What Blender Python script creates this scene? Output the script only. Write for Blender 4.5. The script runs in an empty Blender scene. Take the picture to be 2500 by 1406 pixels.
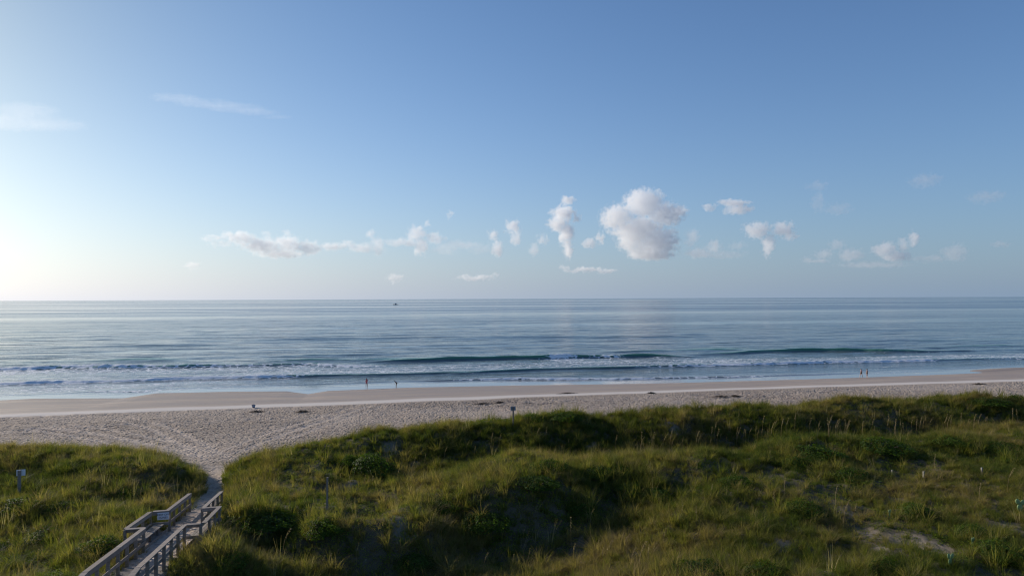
import bpy, bmesh, math, random
import numpy as np
from mathutils import Matrix, Vector

# ------------------------------------------------------------------ camera, sky, sun, exposure
sc = bpy.context.scene
COL = sc.collection
A = math.radians(11.5)                 # the camera looks 11.5 degrees off the shore normal (+Y)
PITCH, ROLL = math.radians(0.894), math.radians(-0.23)
CAMZ = 15.0
cam = bpy.data.cameras.new('camera')
cam_ob = bpy.data.objects.new('camera', cam)
COL.objects.link(cam_ob)
cam.sensor_width = 36.0
cam.lens = 24.0
cam.clip_start = 0.5
cam.clip_end = 200000.0
CM = (Matrix.Translation((0, 0, CAMZ)) @ Matrix.Rotation(-A, 4, 'Z')
      @ Matrix.Rotation(math.pi / 2 + PITCH, 4, 'X') @ Matrix.Rotation(ROLL, 4, 'Z'))
cam_ob.matrix_world = CM
sc.camera = cam_ob

SUN_EL = math.radians(17.5)
SUN_AZ = math.radians(-58.0 + 11.5)    # from +Y towards +X
SUN_DIR = Vector((math.sin(SUN_AZ) * math.cos(SUN_EL), math.cos(SUN_AZ) * math.cos(SUN_EL), math.sin(SUN_EL)))

world = bpy.data.worlds.new('World')
sc.world = world
world.use_nodes = True


def build_world():
    nt = world.node_tree
    N, L = nt.nodes, nt.links
    bg = N['Background']
    s = N.new('ShaderNodeTexSky')
    s.sky_type = 'NISHITA'
    s.sun_disc = False
    s.sun_elevation = SUN_EL
    s.sun_rotation = SUN_AZ
    s.air_density, s.dust_density, s.ozone_density = 1.0, 0.5, 4.0

    def M(op, a, b=None):
        m = N.new('ShaderNodeMath')
        m.operation = op
        for i, v in enumerate((a, b)):
            if v is None:
                continue
            if isinstance(v, (int, float)):
                m.inputs[i].default_value = v
            else:
                L.new(v, m.inputs[i])
        return m.outputs[0]

    def VM(op, a, b):
        m = N.new('ShaderNodeVectorMath')
        m.operation = op
        for i, v in enumerate((a, b)):
            if isinstance(v, tuple):
                m.inputs[i].default_value = v
            else:
                L.new(v, m.inputs[i])
        return m.outputs['Value'] if op == 'DOT_PRODUCT' else m.outputs[0]

    def SC(c, f):
        m = N.new('ShaderNodeVectorMath')
        m.operation = 'SCALE'
        if isinstance(c, tuple):
            m.inputs[0].default_value = c
        else:
            L.new(c, m.inputs[0])
        if isinstance(f, (int, float)):
            m.inputs['Scale'].default_value = f
        else:
            L.new(f, m.inputs['Scale'])
        return m.outputs[0]
    d = N.new('ShaderNodeTexCoord').outputs['Generated']
    sep = N.new('ShaderNodeSeparateXYZ')
    L.new(d, sep.inputs[0])
    g = M('ARCCOSINE', VM('DOT_PRODUCT', d, tuple(SUN_DIR)))
    e = M('MAXIMUM', sep.outputs[2], 0.0)
    f = M('MULTIPLY', M('EXPONENT', M('MULTIPLY', e, -1 / 0.13)), 0.93)     # humid air low over the sea
    glow = M('EXPONENT', M('MULTIPLY', g, -1 / 0.50))                       # and brighter towards the sun
    tint = VM('ADD', (1.17, 1.29, 1.47), SC((-0.25, -0.45, -1.02), glow))   # whiter air round the sun
    base = VM('MULTIPLY', s.outputs[0], tint)
    haze = VM('ADD', (1.7, 2.75, 4.2), SC((18.5, 16.4, 14.8), glow))
    out = VM('ADD', SC(base, M('SUBTRACT', 1.0, f)), SC(haze, f))
    L.new(out, bg.inputs[0])
    bg.inputs[1].default_value = 0.1


build_world()

sun = bpy.data.lights.new('sun', 'SUN')
sun.energy = 5.0
sun.angle = math.radians(0.6)
sun.color = (1.0, 0.90, 0.78)
sun_ob = bpy.data.objects.new('sun', sun)
COL.objects.link(sun_ob)
sun_ob.matrix_world = SUN_DIR.to_track_quat('Z', 'Y').to_matrix().to_4x4()

vs = sc.view_settings
vs.view_transform = 'Standard'
vs.look = 'None'
vs.exposure = 0.0
vs.gamma = 1.0
vs.use_curve_mapping = False
sc.cycles.volume_bounces = 10
sc.cycles.max_bounces = 12
sc.cycles.diffuse_bounces = 3
sc.cycles.glossy_bounces = 3
sc.cycles.filter_width = 1.15
sc.cycles.transparent_max_bounces = 8
sc.cycles.volume_step_rate = 0.35
sc.cycles.volume_max_steps = 128
sc.cycles.sample_clamp_indirect = 4.0

# ------------------------------------------------------------------ helpers
rng = np.random.default_rng(7)
R = random.Random(11)
F = 2500.0 / 36.0 * 24.0
C3 = CM.to_3x3()


def ray(px, py):
    """direction through a pixel of the 2500 x 1406 picture"""
    return (C3 @ Vector(((px - 1250) / F, (703 - py) / F, -1.0))).normalized()


def at(px, py, z=0.0):
    d = ray(px, py)
    t = (z - CAMZ) / d.z
    return (d.x * t, d.y * t)


def far(px, py, dist):
    """point seen at a pixel, dist metres ahead of the camera"""
    v = C3 @ Vector(((px - 1250) / F, (703 - py) / F, -1.0))
    return Vector((0, 0, CAMZ)) + v * dist


def hashn(ix, iy, seed):
    h = (ix * np.uint32(374761393) + iy * np.uint32(668265263) + np.uint32((seed * 2654435761 + 1013904223) & 0xFFFFFFFF))
    h = (h ^ (h >> np.uint32(13))) * np.uint32(1274126177)
    h = h ^ (h >> np.uint32(16))
    return h.astype(np.float32) * np.float32(1 / 4294967295.0)


def vnoise(x, y, seed=0):
    x = np.asarray(x, float); y = np.asarray(y, float)
    ix = np.floor(x); iy = np.floor(y)
    fx = (x - ix).astype(np.float32); fy = (y - iy).astype(np.float32)
    ix = ix.astype(np.int64).astype(np.uint32); iy = iy.astype(np.int64).astype(np.uint32)
    fx = fx * fx * (3 - 2 * fx); fy = fy * fy * (3 - 2 * fy)
    o1 = np.uint32(1)
    a = hashn(ix, iy, seed); b = hashn(ix + o1, iy, seed)
    c = hashn(ix, iy + o1, seed); d = hashn(ix + o1, iy + o1, seed)
    return (a + (b - a) * fx) * (1 - fy) + (c + (d - c) * fx) * fy


def fbm(x, y, seed=0, octs=4, gain=0.5):
    s = 0; a = 1; t = 0
    for i in range(octs):
        s = s + a * vnoise(x * 2 ** i + i * 17.3, y * 2 ** i - i * 9.7, seed + i)
        t += a
        a *= gain
    return s / t


def sstep(a, b, x):
    t = np.clip((x - a) / (b - a), 0, 1)
    return t * t * (3 - 2 * t)


def tag(o, label=None, cat=None, group=None, kind=None):
    for k, v in (('label', label), ('category', cat), ('group', group), ('kind', kind)):
        if v:
            o[k] = v
    return o


def link(name, me, mat=None, parent=None, loc=None):
    o = bpy.data.objects.new(name, me)
    COL.objects.link(o)
    if mat is not None and me is not None and not me.materials:
        me.materials.append(mat)
    if parent is not None:
        o.parent = parent
    if loc is not None:
        o.location = loc
    return o


def empty(name, loc=(0, 0, 0), rz=0.0):
    o = bpy.data.objects.new(name, None)
    COL.objects.link(o)
    o.location = loc
    o.rotation_euler = (0, 0, rz)
    o.empty_display_size = 0.3
    return o


def mesh(name, verts, faces, mat=None, smooth=False):
    me = bpy.data.meshes.new(name)
    me.from_pydata([tuple(v) for v in verts], [], [tuple(f) for f in faces])
    if mat:
        me.materials.append(mat)
    if smooth:
        me.polygons.foreach_set('use_smooth', [True] * len(me.polygons))
    me.update()
    return me


def np_mesh(name, V, Fq, mat=None, smooth=True):
    """fast mesh from arrays; Fq (n, k)"""
    me = bpy.data.meshes.new(name)
    n, k = Fq.shape
    me.vertices.add(len(V))
    me.vertices.foreach_set('co', np.asarray(V, np.float32).ravel())
    me.loops.add(n * k)
    me.loops.foreach_set('vertex_index', Fq.astype(np.int32).ravel())
    me.polygons.add(n)
    me.polygons.foreach_set('loop_start', np.arange(0, n * k, k, dtype=np.int32))
    me.polygons.foreach_set('use_smooth', np.full(n, smooth))
    if mat:
        me.materials.append(mat)
    me.update(calc_edges=True)
    me.validate()
    return me


def grid_mesh(name, X, Y, Z, mat):
    ny, nx = X.shape
    V = np.stack([X, Y, Z], -1).reshape(-1, 3)
    i = np.arange(ny * nx).reshape(ny, nx)
    Fq = np.stack([i[:-1, :-1], i[:-1, 1:], i[1:, 1:], i[1:, :-1]], -1).reshape(-1, 4)
    return np_mesh(name, V, Fq, mat, True)


def attr(me, name, arr):
    a = me.attributes.new(name, 'FLOAT', 'POINT')
    a.data.foreach_set('value', np.asarray(arr, np.float32).ravel())


def box_bm(bm, x0, x1, y0, y1, z0, z1, M4=None):
    vs_ = [bm.verts.new(Vector(p)) for p in ((x0, y0, z0), (x1, y0, z0), (x1, y1, z0), (x0, y1, z0),
                                             (x0, y0, z1), (x1, y0, z1), (x1, y1, z1), (x0, y1, z1))]
    if M4 is not None:
        for v in vs_:
            v.co = M4 @ v.co
    for f in ((0, 3, 2, 1), (4, 5, 6, 7), (0, 1, 5, 4), (1, 2, 6, 5), (2, 3, 7, 6), (3, 0, 4, 7)):
        bm.faces.new([vs_[i] for i in f])
    return vs_


def bm_mesh(name, bm, mat=None, bevel=0.0, smooth=False):
    if bevel:
        bmesh.ops.bevel(bm, geom=list(bm.edges), offset=bevel, segments=1, affect='EDGES')
    bmesh.ops.recalc_face_normals(bm, faces=bm.faces)
    me = bpy.data.meshes.new(name)
    bm.to_mesh(me)
    bm.free()
    if mat:
        me.materials.append(mat)
    if smooth:
        me.polygons.foreach_set('use_smooth', [True] * len(me.polygons))
    return me


def board(p, q, w, h, side=Vector((0, 0, 1))):
    """bmesh box from p to q; w across, h along 'side'-ish up"""
    p = Vector(p); q = Vector(q)
    d = (q - p)
    L_ = d.length
    x = d.normalized()
    y = side.cross(x).normalized()
    z = x.cross(y)
    M4 = Matrix(((x.x, y.x, z.x, p.x), (x.y, y.y, z.y, p.y), (x.z, y.z, z.z, p.z), (0, 0, 0, 1)))
    bm = bmesh.new()
    box_bm(bm, 0, L_, -w / 2, w / 2, -h / 2, h / 2, M4)
    return bm


# ------------------------------------------------------------------ materials
class NT:
    def __init__(self, name):
        self.m = bpy.data.materials.new(name)
        self.m.use_nodes = True
        self.N = self.m.node_tree.nodes
        self.L = self.m.node_tree.links
        self.N.clear()
        self.out = self.N.new('ShaderNodeOutputMaterial')

    def n(self, t, **kw):
        x = self.N.new('ShaderNode' + t)
        for k, v in kw.items():
            setattr(x, k, v)
        return x

    def put(self, sock, v):
        if v is None:
            return
        if isinstance(v, (int, float)):
            sock.default_value = v
        elif isinstance(v, tuple):
            sock.default_value = v if len(v) == len(sock.default_value) else (*v, 1.0)
        else:
            self.L.new(v, sock)

    def math(self, op, a, b=None, c=None, clamp=False):
        m = self.n('Math', operation=op, use_clamp=clamp)
        for i, v in enumerate((a, b, c)):
            self.put(m.inputs[i], v)
        return m.outputs[0]

    def vmath(self, op, a, b=None):
        m = self.n('VectorMath', operation=op)
        self.put(m.inputs[0], a)
        if b is not None:
            self.put(m.inputs[1], b)
        return m.outputs['Value'] if op in ('DOT_PRODUCT', 'LENGTH') else m.outputs[0]

    def noise(self, vec, scale, detail=4, rough=0.55, dist=0.0, col=False):
        m = self.n('TexNoise')
        self.put(m.inputs['Vector'], vec)
        m.inputs['Scale'].default_value = scale
        m.inputs['Detail'].default_value = detail
        m.inputs['Roughness'].default_value = rough
        m.inputs['Distortion'].default_value = dist
        return m.outputs['Color' if col else 'Fac']

    def scale(self, vec, s):
        return self.vmath('MULTIPLY', vec, s)

    def ramp(self, fac, a, b):
        m = self.n('MapRange', clamp=True, interpolation_type='SMOOTHSTEP')
        self.put(m.inputs[0], fac)
        self.put(m.inputs[1], a)
        self.put(m.inputs[2], b)
        return m.outputs[0]

    def lerp(self, f, a, b):
        """float"""
        m = self.n('Mix', data_type='FLOAT')
        self.put(m.inputs[0], f); self.put(m.inputs[2], a); self.put(m.inputs[3], b)
        return m.outputs[0]

    def mix(self, f, a, b, mode='MIX'):
        m = self.n('Mix', data_type='RGBA', blend_type=mode)
        self.put(m.inputs[0], f); self.put(m.inputs[6], a); self.put(m.inputs[7], b)
        return m.outputs[2]

    def attr(self, name, t='GEOMETRY', vec=False):
        m = self.n('Attribute', attribute_name=name, attribute_type=t)
        return m.outputs['Vector' if vec else 'Fac']

    def pos(self):
        return self.n('NewGeometry').outputs['Position']

    def obj(self):
        return self.n('TexCoord').outputs['Object']

    def bump(self, h, strength=1.0, dist=0.1, normal=None):
        m = self.n('Bump')
        self.put(m.inputs['Height'], h)
        self.put(m.inputs['Strength'], strength)
        m.inputs['Distance'].default_value = dist
        if normal is not None:
            self.put(m.inputs['Normal'], normal)
        return m.outputs[0]

    def bsdf(self, color, rough=0.8, normal=None, spec=0.3, ior=None, metal=0.0):
        m = self.n('BsdfPrincipled')
        self.put(m.inputs['Base Color'], color)
        self.put(m.inputs['Roughness'], rough)
        self.put(m.inputs['Specular IOR Level'], spec)
        self.put(m.inputs['Metallic'], metal)
        if ior:
            m.inputs['IOR'].default_value = ior
        if normal is not None:
            self.put(m.inputs['Normal'], normal)
        return m.outputs[0]

    def surf(self, s):
        self.L.new(s, self.out.inputs['Surface'])
        return self.m


def simple(name, color, rough=0.7, spec=0.3, vary=0.25, scale=20.0, metal=0.0):
    t = NT(name)
    n = t.noise(t.obj(), scale, 4)
    c = t.mix(n, tuple(v * (1 - vary) for v in color), tuple(min(1, v * (1 + vary)) for v in color))
    return t.surf(t.bsdf(c, rough, t.bump(n, 0.3, 0.01), spec, metal=metal))


def m_sand():
    t = NT('sand')
    p = t.pos()
    wet = t.attr('wet')              # 1 where the wash has been
    trod = t.attr('trod')            # 1 where feet have churned the dry sand
    big = t.noise(p, 0.09, 5, 0.6)
    mid = t.noise(p, 1.3, 4)
    fine = t.noise(p, 14.0, 3)
    dry = t.mix(big, (0.44, 0.35, 0.275), (0.575, 0.485, 0.41))
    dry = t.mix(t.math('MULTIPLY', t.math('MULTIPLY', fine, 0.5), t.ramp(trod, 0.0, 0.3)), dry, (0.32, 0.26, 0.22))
    dry = t.mix(t.math('MULTIPLY', t.math('SUBTRACT', 1.0, t.ramp(trod, 0.0, 0.15)), 0.6), dry, (0.66, 0.62, 0.58))
    dry = t.mix(t.math('MULTIPLY', t.math('MULTIPLY', t.ramp(t.noise(t.scale(p, (1, .7, 1)), 3.2, 4, 0.75), 0.48, 0.60), trod), 0.75), dry, (0.25, 0.20, 0.17))  # shade of the trodden dents put into the sand colour as dark mottling
    # dead stems and crumbled leaves between the plants
    lit = t.math('MULTIPLY', t.attr('litter'), t.ramp(t.noise(p, 5.0, 4, 0.7), 0.20, 0.36))
    dry = t.mix(lit, dry, t.mix(t.noise(p, 9.0, 3), (0.055, 0.048, 0.030), (0.14, 0.115, 0.075)))
    streak = t.noise(t.scale(p, (0.05, 0.8, 1)), 1.0, 5, 0.65)
    wc = t.mix(t.ramp(streak, 0.35, 0.7), (0.31, 0.225, 0.165), (0.45, 0.36, 0.285))
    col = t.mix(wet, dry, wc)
    # footprints: rounded pits with raised rims, stretched a little
    v1 = t.n('TexVoronoi', feature='F1')
    t.put(v1.inputs['Vector'], t.vmath('ADD', t.scale(p, (1.0, 0.8, 1.0)), t.scale(t.noise(p, 2.2, 2, col=True), (0.35, 0.35, 0))))
    v1.inputs['Scale'].default_value = 2.9
    pits = t.ramp(v1.outputs['Distance'], 0.10, 0.55)
    nz = t.noise(p, 4.5, 4, 0.6)
    h = t.math('ADD', t.math('MULTIPLY', pits, 0.8), t.math('MULTIPLY', nz, 0.9))
    n1 = t.bump(h, t.math('MULTIPLY', trod, 1.0), 0.45)
    n2 = t.bump(t.math('ADD', mid, t.math('MULTIPLY', fine, 0.15)), 0.35, 0.05, n1)
    rough = t.lerp(wet, 0.95, t.lerp(t.ramp(streak, 0.4, 0.7), 0.45, 0.75))
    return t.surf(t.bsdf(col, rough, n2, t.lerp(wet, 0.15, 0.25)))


def m_water():
    t = NT('sea_water')
    p = t.pos()
    foam = t.attr('foam')
    calm = t.attr('calm')            # thin sheets of wash on the sand
    dist = t.attr('dist')            # 0 near the beach, 1 far out
    ps = t.scale(p, (0.35, 1.0, 1.0))
    pf = t.scale(p, (0.12, 1.0, 1.0))
    # chop, at three sizes; the finest fades with distance
    w1 = t.noise(ps, 2.6, 3, 0.6)
    w2 = t.noise(ps, 0.55, 4, 0.6, 0.4)
    w3 = t.noise(pf, 0.09, 5, 0.62, 0.5)
    w4 = t.noise(t.scale(p, (0.05, 1.0, 1.0)), 0.012, 4, 0.6, 0.8)   # slicks: smoother lanes
    w5 = t.noise(t.scale(p, (0.06, 1.0, 1.0)), 0.0022, 3, 0.6, 0.5)
    slick = t.math('MAXIMUM', t.ramp(w4, 0.52, 0.64), t.math('MULTIPLY', t.ramp(w5, 0.50, 0.60), dist))
    near = t.math('SUBTRACT', 1.0, dist)
    rug = t.math('MULTIPLY', t.math('SUBTRACT', 1.0, t.math('MULTIPLY', calm, 0.93)), t.lerp(slick, 1.15, 0.06))
    w6 = t.noise(t.scale(p, (0.10, 1.0, 1.0)), 0.03, 4, 0.6, 0.4)
    n = t.bump(w6, t.math('MULTIPLY', rug, 0.9), 2.2)
    n = t.bump(w3, t.math('MULTIPLY', rug, 0.9), 1.2, n)
    n = t.bump(w2, t.math('MULTIPLY', rug, 0.8), 0.17, n)
    n = t.bump(w1, t.math('MULTIPLY', t.math('MULTIPLY', rug, near), 0.6), 0.05, n)
    deep = t.mix(dist, (0.085, 0.120, 0.128), (0.070, 0.105, 0.150))
    deep = t.mix(t.attr('crest'), deep, (0.075, 0.21, 0.13))  # sunlight coming through thin crests, put into the body colour as green
    shallow = (0.34, 0.33, 0.32)
    body = t.mix(t.math('MULTIPLY', calm, 0.9), deep, shallow)
    rough = t.lerp(calm, t.lerp(slick, t.lerp(dist, 0.10, 0.20), 0.05), 0.04)
    water = t.bsdf(body, rough, n, 0.5, 1.33)
    # foam: lacy at low values, solid at high ones
    lw = t.vmath('ADD', t.scale(p, (0.55, 1.0, 1.0)), t.scale(t.noise(p, 0.8, 3, col=True), (0.9, 0.9, 0)))
    vo = t.n('TexVoronoi', feature='DISTANCE_TO_EDGE')
    t.put(vo.inputs['Vector'], lw)
    vo.inputs['Scale'].default_value = 0.9
    lace = t.math('SUBTRACT', 1.0, t.ramp(vo.outputs['Distance'], 0.0, 0.22))
    fn = t.noise(t.scale(p, (0.5, 1.0, 1.0)), 1.8, 5, 0.7)
    fb = t.noise(t.scale(p, (0.25, 1.0, 1.0)), 0.33, 3, 0.6)
    tex = t.math('ADD', t.math('MULTIPLY', lace, 0.3), t.math('ADD', t.math('MULTIPLY', fn, 0.5), t.math('MULTIPLY', fb, 0.35)))
    thr = t.math('SUBTRACT', 0.98, t.math('MULTIPLY', foam, 0.80))
    mask = t.ramp(tex, thr, t.math('ADD', thr, 0.16))
    mask = t.math('MULTIPLY', mask, t.ramp(foam, 0.02, 0.12))
    fcol = t.mix(fn, (0.62, 0.65, 0.68), (0.86, 0.86, 0.87))
    fo = t.bsdf(fcol, 0.6, t.bump(fn, 0.8, 0.12), 0.3)
    ms = t.n('MixShader')
    t.L.new(mask, ms.inputs[0]); t.L.new(water, ms.inputs[1]); t.L.new(fo, ms.inputs[2])
    return t.surf(ms.outputs[0])


def m_wood(name, a=(0.19, 0.165, 0.145), b=(0.36, 0.32, 0.29)):
    t = NT(name)
    o = t.n('ObjectInfo').outputs['Random']
    p = t.vmath('ADD', t.obj(), t.scale(t.n('ObjectInfo').outputs['Location'], (1, 1, 1)))
    g = t.noise(t.scale(p, (1.2, 9.0, 9.0)), 2.2, 5, 0.7, 0.3)
    bl = t.noise(p, 3.0, 4, 0.65)
    c = t.mix(t.ramp(g, 0.25, 0.75), a, b)
    c = t.mix(t.math('MULTIPLY', t.ramp(bl, 0.5, 0.75), 0.65), c, (0.10, 0.10, 0.075))   # lichen and dirt
    c = t.mix(t.math('MULTIPLY', o, 0.45), c, (0.27, 0.205, 0.155))
    c = t.mix(t.math('MULTIPLY', t.ramp(t.n('ObjectInfo').outputs['Random'], 0.6, 0.65), 0.35), c, (0.12, 0.11, 0.10))
    return t.surf(t.bsdf(c, 0.85, t.bump(g, 0.6, 0.01), 0.2))


def m_leaf(name, stops, trans=0.5, rough=0.7):
    """thin leaves that let sun through; colour varies with each clump's own tint"""
    t = NT(name)
    tint = t.attr('tint', 'INSTANCER')
    rnd = t.n('ObjectInfo').outputs['Random']
    dry = t.attr('dry')                                # per blade
    f = t.math('ADD', tint, t.math('MULTIPLY', t.math('SUBTRACT', dry, 0.5), 0.55), clamp=True)
    cr = t.n('ValToRGB')
    el = cr.color_ramp.elements
    while len(el) < len(stops):
        el.new(0.5)
    for e_, (p_, c_) in zip(el, stops):
        e_.position = p_
        e_.color = (*c_, 1)
    t.L.new(f, cr.inputs[0])
    c = cr.outputs[0]
    c2 = t.mix(0.7, c, t.mix(1.0, c, (1.85, 1.98, 0.6), 'MULTIPLY'))
    d = t.n('BsdfPrincipled')
    t.L.new(c, d.inputs['Base Color'])
    d.inputs['Roughness'].default_value = rough
    d.inputs['Specular IOR Level'].default_value = 0.12
    tr = t.n('BsdfTranslucent')
    t.L.new(c2, tr.inputs[0])
    ms = t.n('MixShader')
    ms.inputs[0].default_value = trans
    t.L.new(d.outputs[0], ms.inputs[1]); t.L.new(tr.outputs[0], ms.inputs[2])
    return t.surf(ms.outputs[0])


MAT = {
    'sand': m_sand(),
    'water': m_water(),
    'wood': m_wood('weathered_wood', (0.185, 0.155, 0.13), (0.39, 0.335, 0.295)),
    'post': m_wood('old_post_wood', (0.16, 0.13, 0.11), (0.30, 0.26, 0.22)),
    'deck': m_wood('deck_wood', (0.17, 0.155, 0.145), (0.30, 0.275, 0.25)),
    'grass': m_leaf('beach_grass', [(0.0, (0.050, 0.071, 0.017)), (0.35, (0.112, 0.122, 0.028)), (0.65, (0.180, 0.158, 0.048)), (1.0, (0.23, 0.175, 0.09))]),
    'leaf': m_leaf('vine_leaf', [(0.0, (0.045, 0.078, 0.012)), (0.3, (0.095, 0.14, 0.018)), (1.0, (0.18, 0.19, 0.035))], 0.42, 0.6),
    'oat': m_leaf('sea_oat_seed', [(0.0, (0.30, 0.23, 0.13)), (1.0, (0.42, 0.34, 0.21))], 0.4),
    'signwhite': simple('sign_white', (0.72, 0.72, 0.74), 0.5, 0.4, 0.06),
    'signback': simple('sign_metal_back', (0.20, 0.24, 0.30), 0.45, 0.5, 0.1),
    'ink': simple('sign_ink', (0.03, 0.03, 0.06), 0.6, 0.2, 0.05),
    'stem': simple('stem', (0.10, 0.075, 0.05)),
    'cactus': simple('cactus_pad', (0.22, 0.30, 0.12), 0.5),
    'stake': simple('stake_paint', (0.24, 0.22, 0.18), 0.85),
    'wrack': simple('seaweed', (0.06, 0.045, 0.035), 0.9),
}

# ------------------------------------------------------------------ the lie of the land
# the boardwalk's frame: s runs seawards from the top of its ramp, t across
WJ = (-8.58, 25.2)
WDIR = Vector((-0.033, 1.0)).normalized()
WT = Vector((WDIR.y, -WDIR.x))


def walk_z(s):
    return 4.95 - 0.106 * max(0.0, s)


def walk_st(x, y):
    dx = x - WJ[0]; dy = y - WJ[1]
    return dx * WDIR.x + dy * WDIR.y, dx * WT.x + dy * WT.y


# (pixel x, pixel y, height) of places seen, and (x, y, height) of places hidden or outside
SEEN = [
    (0, 1400, 4.0), (0, 1300, 4.1), (0, 1215, 4.4), (0, 1150, 4.8), (0, 1086, 5.3),
    (150, 1400, 4.2), (150, 1230, 4.5), (150, 1160, 4.7), (150, 1088, 5.3), (250, 1320, 4.3),
    (300, 1240, 4.3), (300, 1170, 4.5), (300, 1106, 5.0), (400, 1200, 4.0), (400, 1150, 4.3), (400, 1120, 4.6),
    (460, 1180, 3.7), (480, 1137, 4.0),
    (505, 1165, 3.0), (530, 1162, 2.75), (545, 1142, 2.5),
    (575, 1165, 3.3), (560, 1140, 3.2), (600, 1112, 4.0), (700, 1088, 4.6), (800, 1073, 4.9), (900, 1049, 5.4), (1000, 1046, 5.3), (1100, 1042, 5.4),
    (650, 1150, 4.0), (700, 1190, 4.0), (620, 1215, 4.1), (580, 1250, 3.9), (850, 1120, 4.3), (950, 1100, 4.4),
    (900, 1165, 3.7), (1050, 1150, 3.8), (1200, 1100, 4.2), (800, 1190, 3.9),
    (650, 1248, 4.4), (750, 1250, 4.5), (800, 1225, 4.4), (900, 1235, 4.5), (1000, 1212, 4.6), (1020, 1235, 4.6), (1150, 1168, 4.7), (1150, 1195, 4.6), (1300, 1115, 4.9),
    (1300, 1180, 4.6), (1450, 1150, 4.5),
    (1300, 1092, 4.9), (1500, 1115, 4.8), (1700, 1092, 5.0), (1900, 1060, 5.2), (2100, 1063, 5.1), (2300, 1051, 5.2), (2500, 1032, 5.3),
    (1250, 1026, 5.6), (1400, 1013, 5.7), (1500, 1026, 5.2), (1600, 1013, 5.6), (1700, 1011, 5.6), (1900, 1004, 5.7), (2100, 994, 5.7), (2200, 988, 5.8), (2400, 975, 5.9), (2500, 966, 6.0),
    (560, 1300, 3.6), (500, 1330, 3.4), (470, 1400, 3.1), (600, 1380, 2.9), (700, 1330, 2.7), (900, 1320, 2.6), (900, 1400, 2.5), (1100, 1350, 2.6), (1100, 1280, 3.0), (1300, 1400, 2.6), (1300, 1290, 2.8), (1500, 1300, 2.9), (1500, 1230, 3.5), (1500, 1400, 2.9),
    (1600, 1170, 4.2), (1650, 1250, 3.9), (1700, 1400, 3.7), (1700, 1320, 3.6),
    (1800, 1130, 4.7), (1850, 1200, 4.3), (1900, 1290, 3.9), (1900, 1400, 3.9),
    (2000, 1110, 4.9), (2050, 1190, 4.4), (2150, 1100, 4.9), (2200, 1230, 4.1), (2100, 1300, 4.0), (2150, 1400, 4.1),
    (2350, 1090, 4.9), (2350, 1170, 4.5), (2400, 1250, 4.3), (2300, 1330, 4.2), (2500, 1100, 4.9), (2500, 1200, 4.6), (2500, 1400, 4.3),
]
HIDDEN = [(-45, 25, 4.2), (-45, 45, 4.8), (-32, 20, 4.1), (-20, 10, 4.2), (0, 12, 3.6), (20, 10, 4.0), (45, 20, 4.3), (75, 30, 4.6), (75, 50, 5.4), (95, 40, 5), (-60, 35, 4.5),
          (13, 47, 3.5), (20, 46.8, 3.2), (27, 46.8, 3.1), (35, 46.8, 3.2), (43, 47, 3.3), (52, 47.4, 3.5), (60, 48, 3.8),
          (-8.6, 0, 4.2), (-8.6, 12, 4.3), (-11.5, 20, 5.1), (-11.4, 24, 5.2), (-11.4, 28, 5.1), (-11.5, 32, 4.85), (-11.8, 37, 4.5), (-6.6, 22, 3.3), (-6.4, 28.5, 3.8), (-6.7, 31, 4.7), (-6.6, 33, 4.9), (-6.6, 36.5, 4.6), (-7.0, 39.5, 4.1), (-11.0, 34, 4.5), (-8.9, 41, 3.2), (-9.2, 38, 3.35), (-9.8, 46, 2.9), (-10.7, 51, 2.4)]
for u_ in range(-50, 100, 12):
    if not -14 < u_ < -7:
        HIDDEN.append((u_, 56.0, 5.0 if u_ > 8 else 4.2 if u_ > -1 else 2.9))
P_, Z_ = [], []
for (a_, b_, z_) in SEEN:
    P_.append(at(a_, b_, z_)); Z_.append(z_ - (0.36 if z_ > 3.4 else 0.12))      # the plants' tops are what is seen
for (a_, b_, z_) in HIDDEN:
    P_.append((a_, b_)); Z_.append(z_)
P_ = np.array(P_); Z_ = np.array(Z_)


def tps(r2):
    return r2 * np.log(r2 + 1e-6)


def solve_tps():
    n = len(P_)
    d2 = ((P_[:, None] - P_[None]) ** 2).sum(-1)
    K = tps(d2) + np.eye(n) * 1.2
    Q = np.c_[np.ones(n), P_]
    Am = np.zeros((n + 3, n + 3))
    Am[:n, :n] = K; Am[:n, n:] = Q; Am[n:, :n] = Q.T
    return np.linalg.solve(Am, np.r_[Z_, 0, 0, 0])


W_ = solve_tps()


def waterline(x):
    """where the wash stops on the sand"""
    return 115.5 + 1.6 * np.sin(x * 0.055 + 0.6) + 1.3 * np.sin(x * 0.021 + 2.0) + 1.0 * (fbm(x * 0.12, x * 0 + 3.3, 5, 2) - 0.5)


CUSPS = [(0, 977), (80, 973), (300, 972), (380, 960), (560, 956), (700, 955), (752, 962), (800, 954), (900, 950), (1000, 946), (1250, 941), (1600, 936), (2000, 925), (2200, 918), (2400, 911), (2500, 906)]
CX, CY = zip(*[at(a_, b_, 0.03) for a_, b_ in CUSPS])


BARX, BARY = at(2490, 901, 0.0)


def wline(x):
    w = np.interp(x, CX, CY)
    inside = sstep(CX[0] - 25, CX[0], x) * (1 - sstep(CX[-1], CX[-1] + 25, x))
    return w * inside + waterline(x) * (1 - inside)


def beach_h(x, y):
    vw = wline(x)
    berm = 92.5 + 1.0 * np.sin(x * 0.03) + 0.7 * (vnoise(x * 0.15, x * 0, 9) - 0.5)
    t = np.clip((y - berm) / (vw - berm), 0, None)
    face = 1.25 - 1.22 * t
    dry = 1.25 + 0.85 * sstep(0, 1, (berm - y) / 36.0)
    h = np.where(y > berm, face, dry)
    h = h + 0.50 * np.exp(-((x - BARX) / 15) ** 2 - ((y - BARY) / 3.0) ** 2)      # a bar drying out far down the beach
    return np.maximum(h, -2.0)


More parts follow.
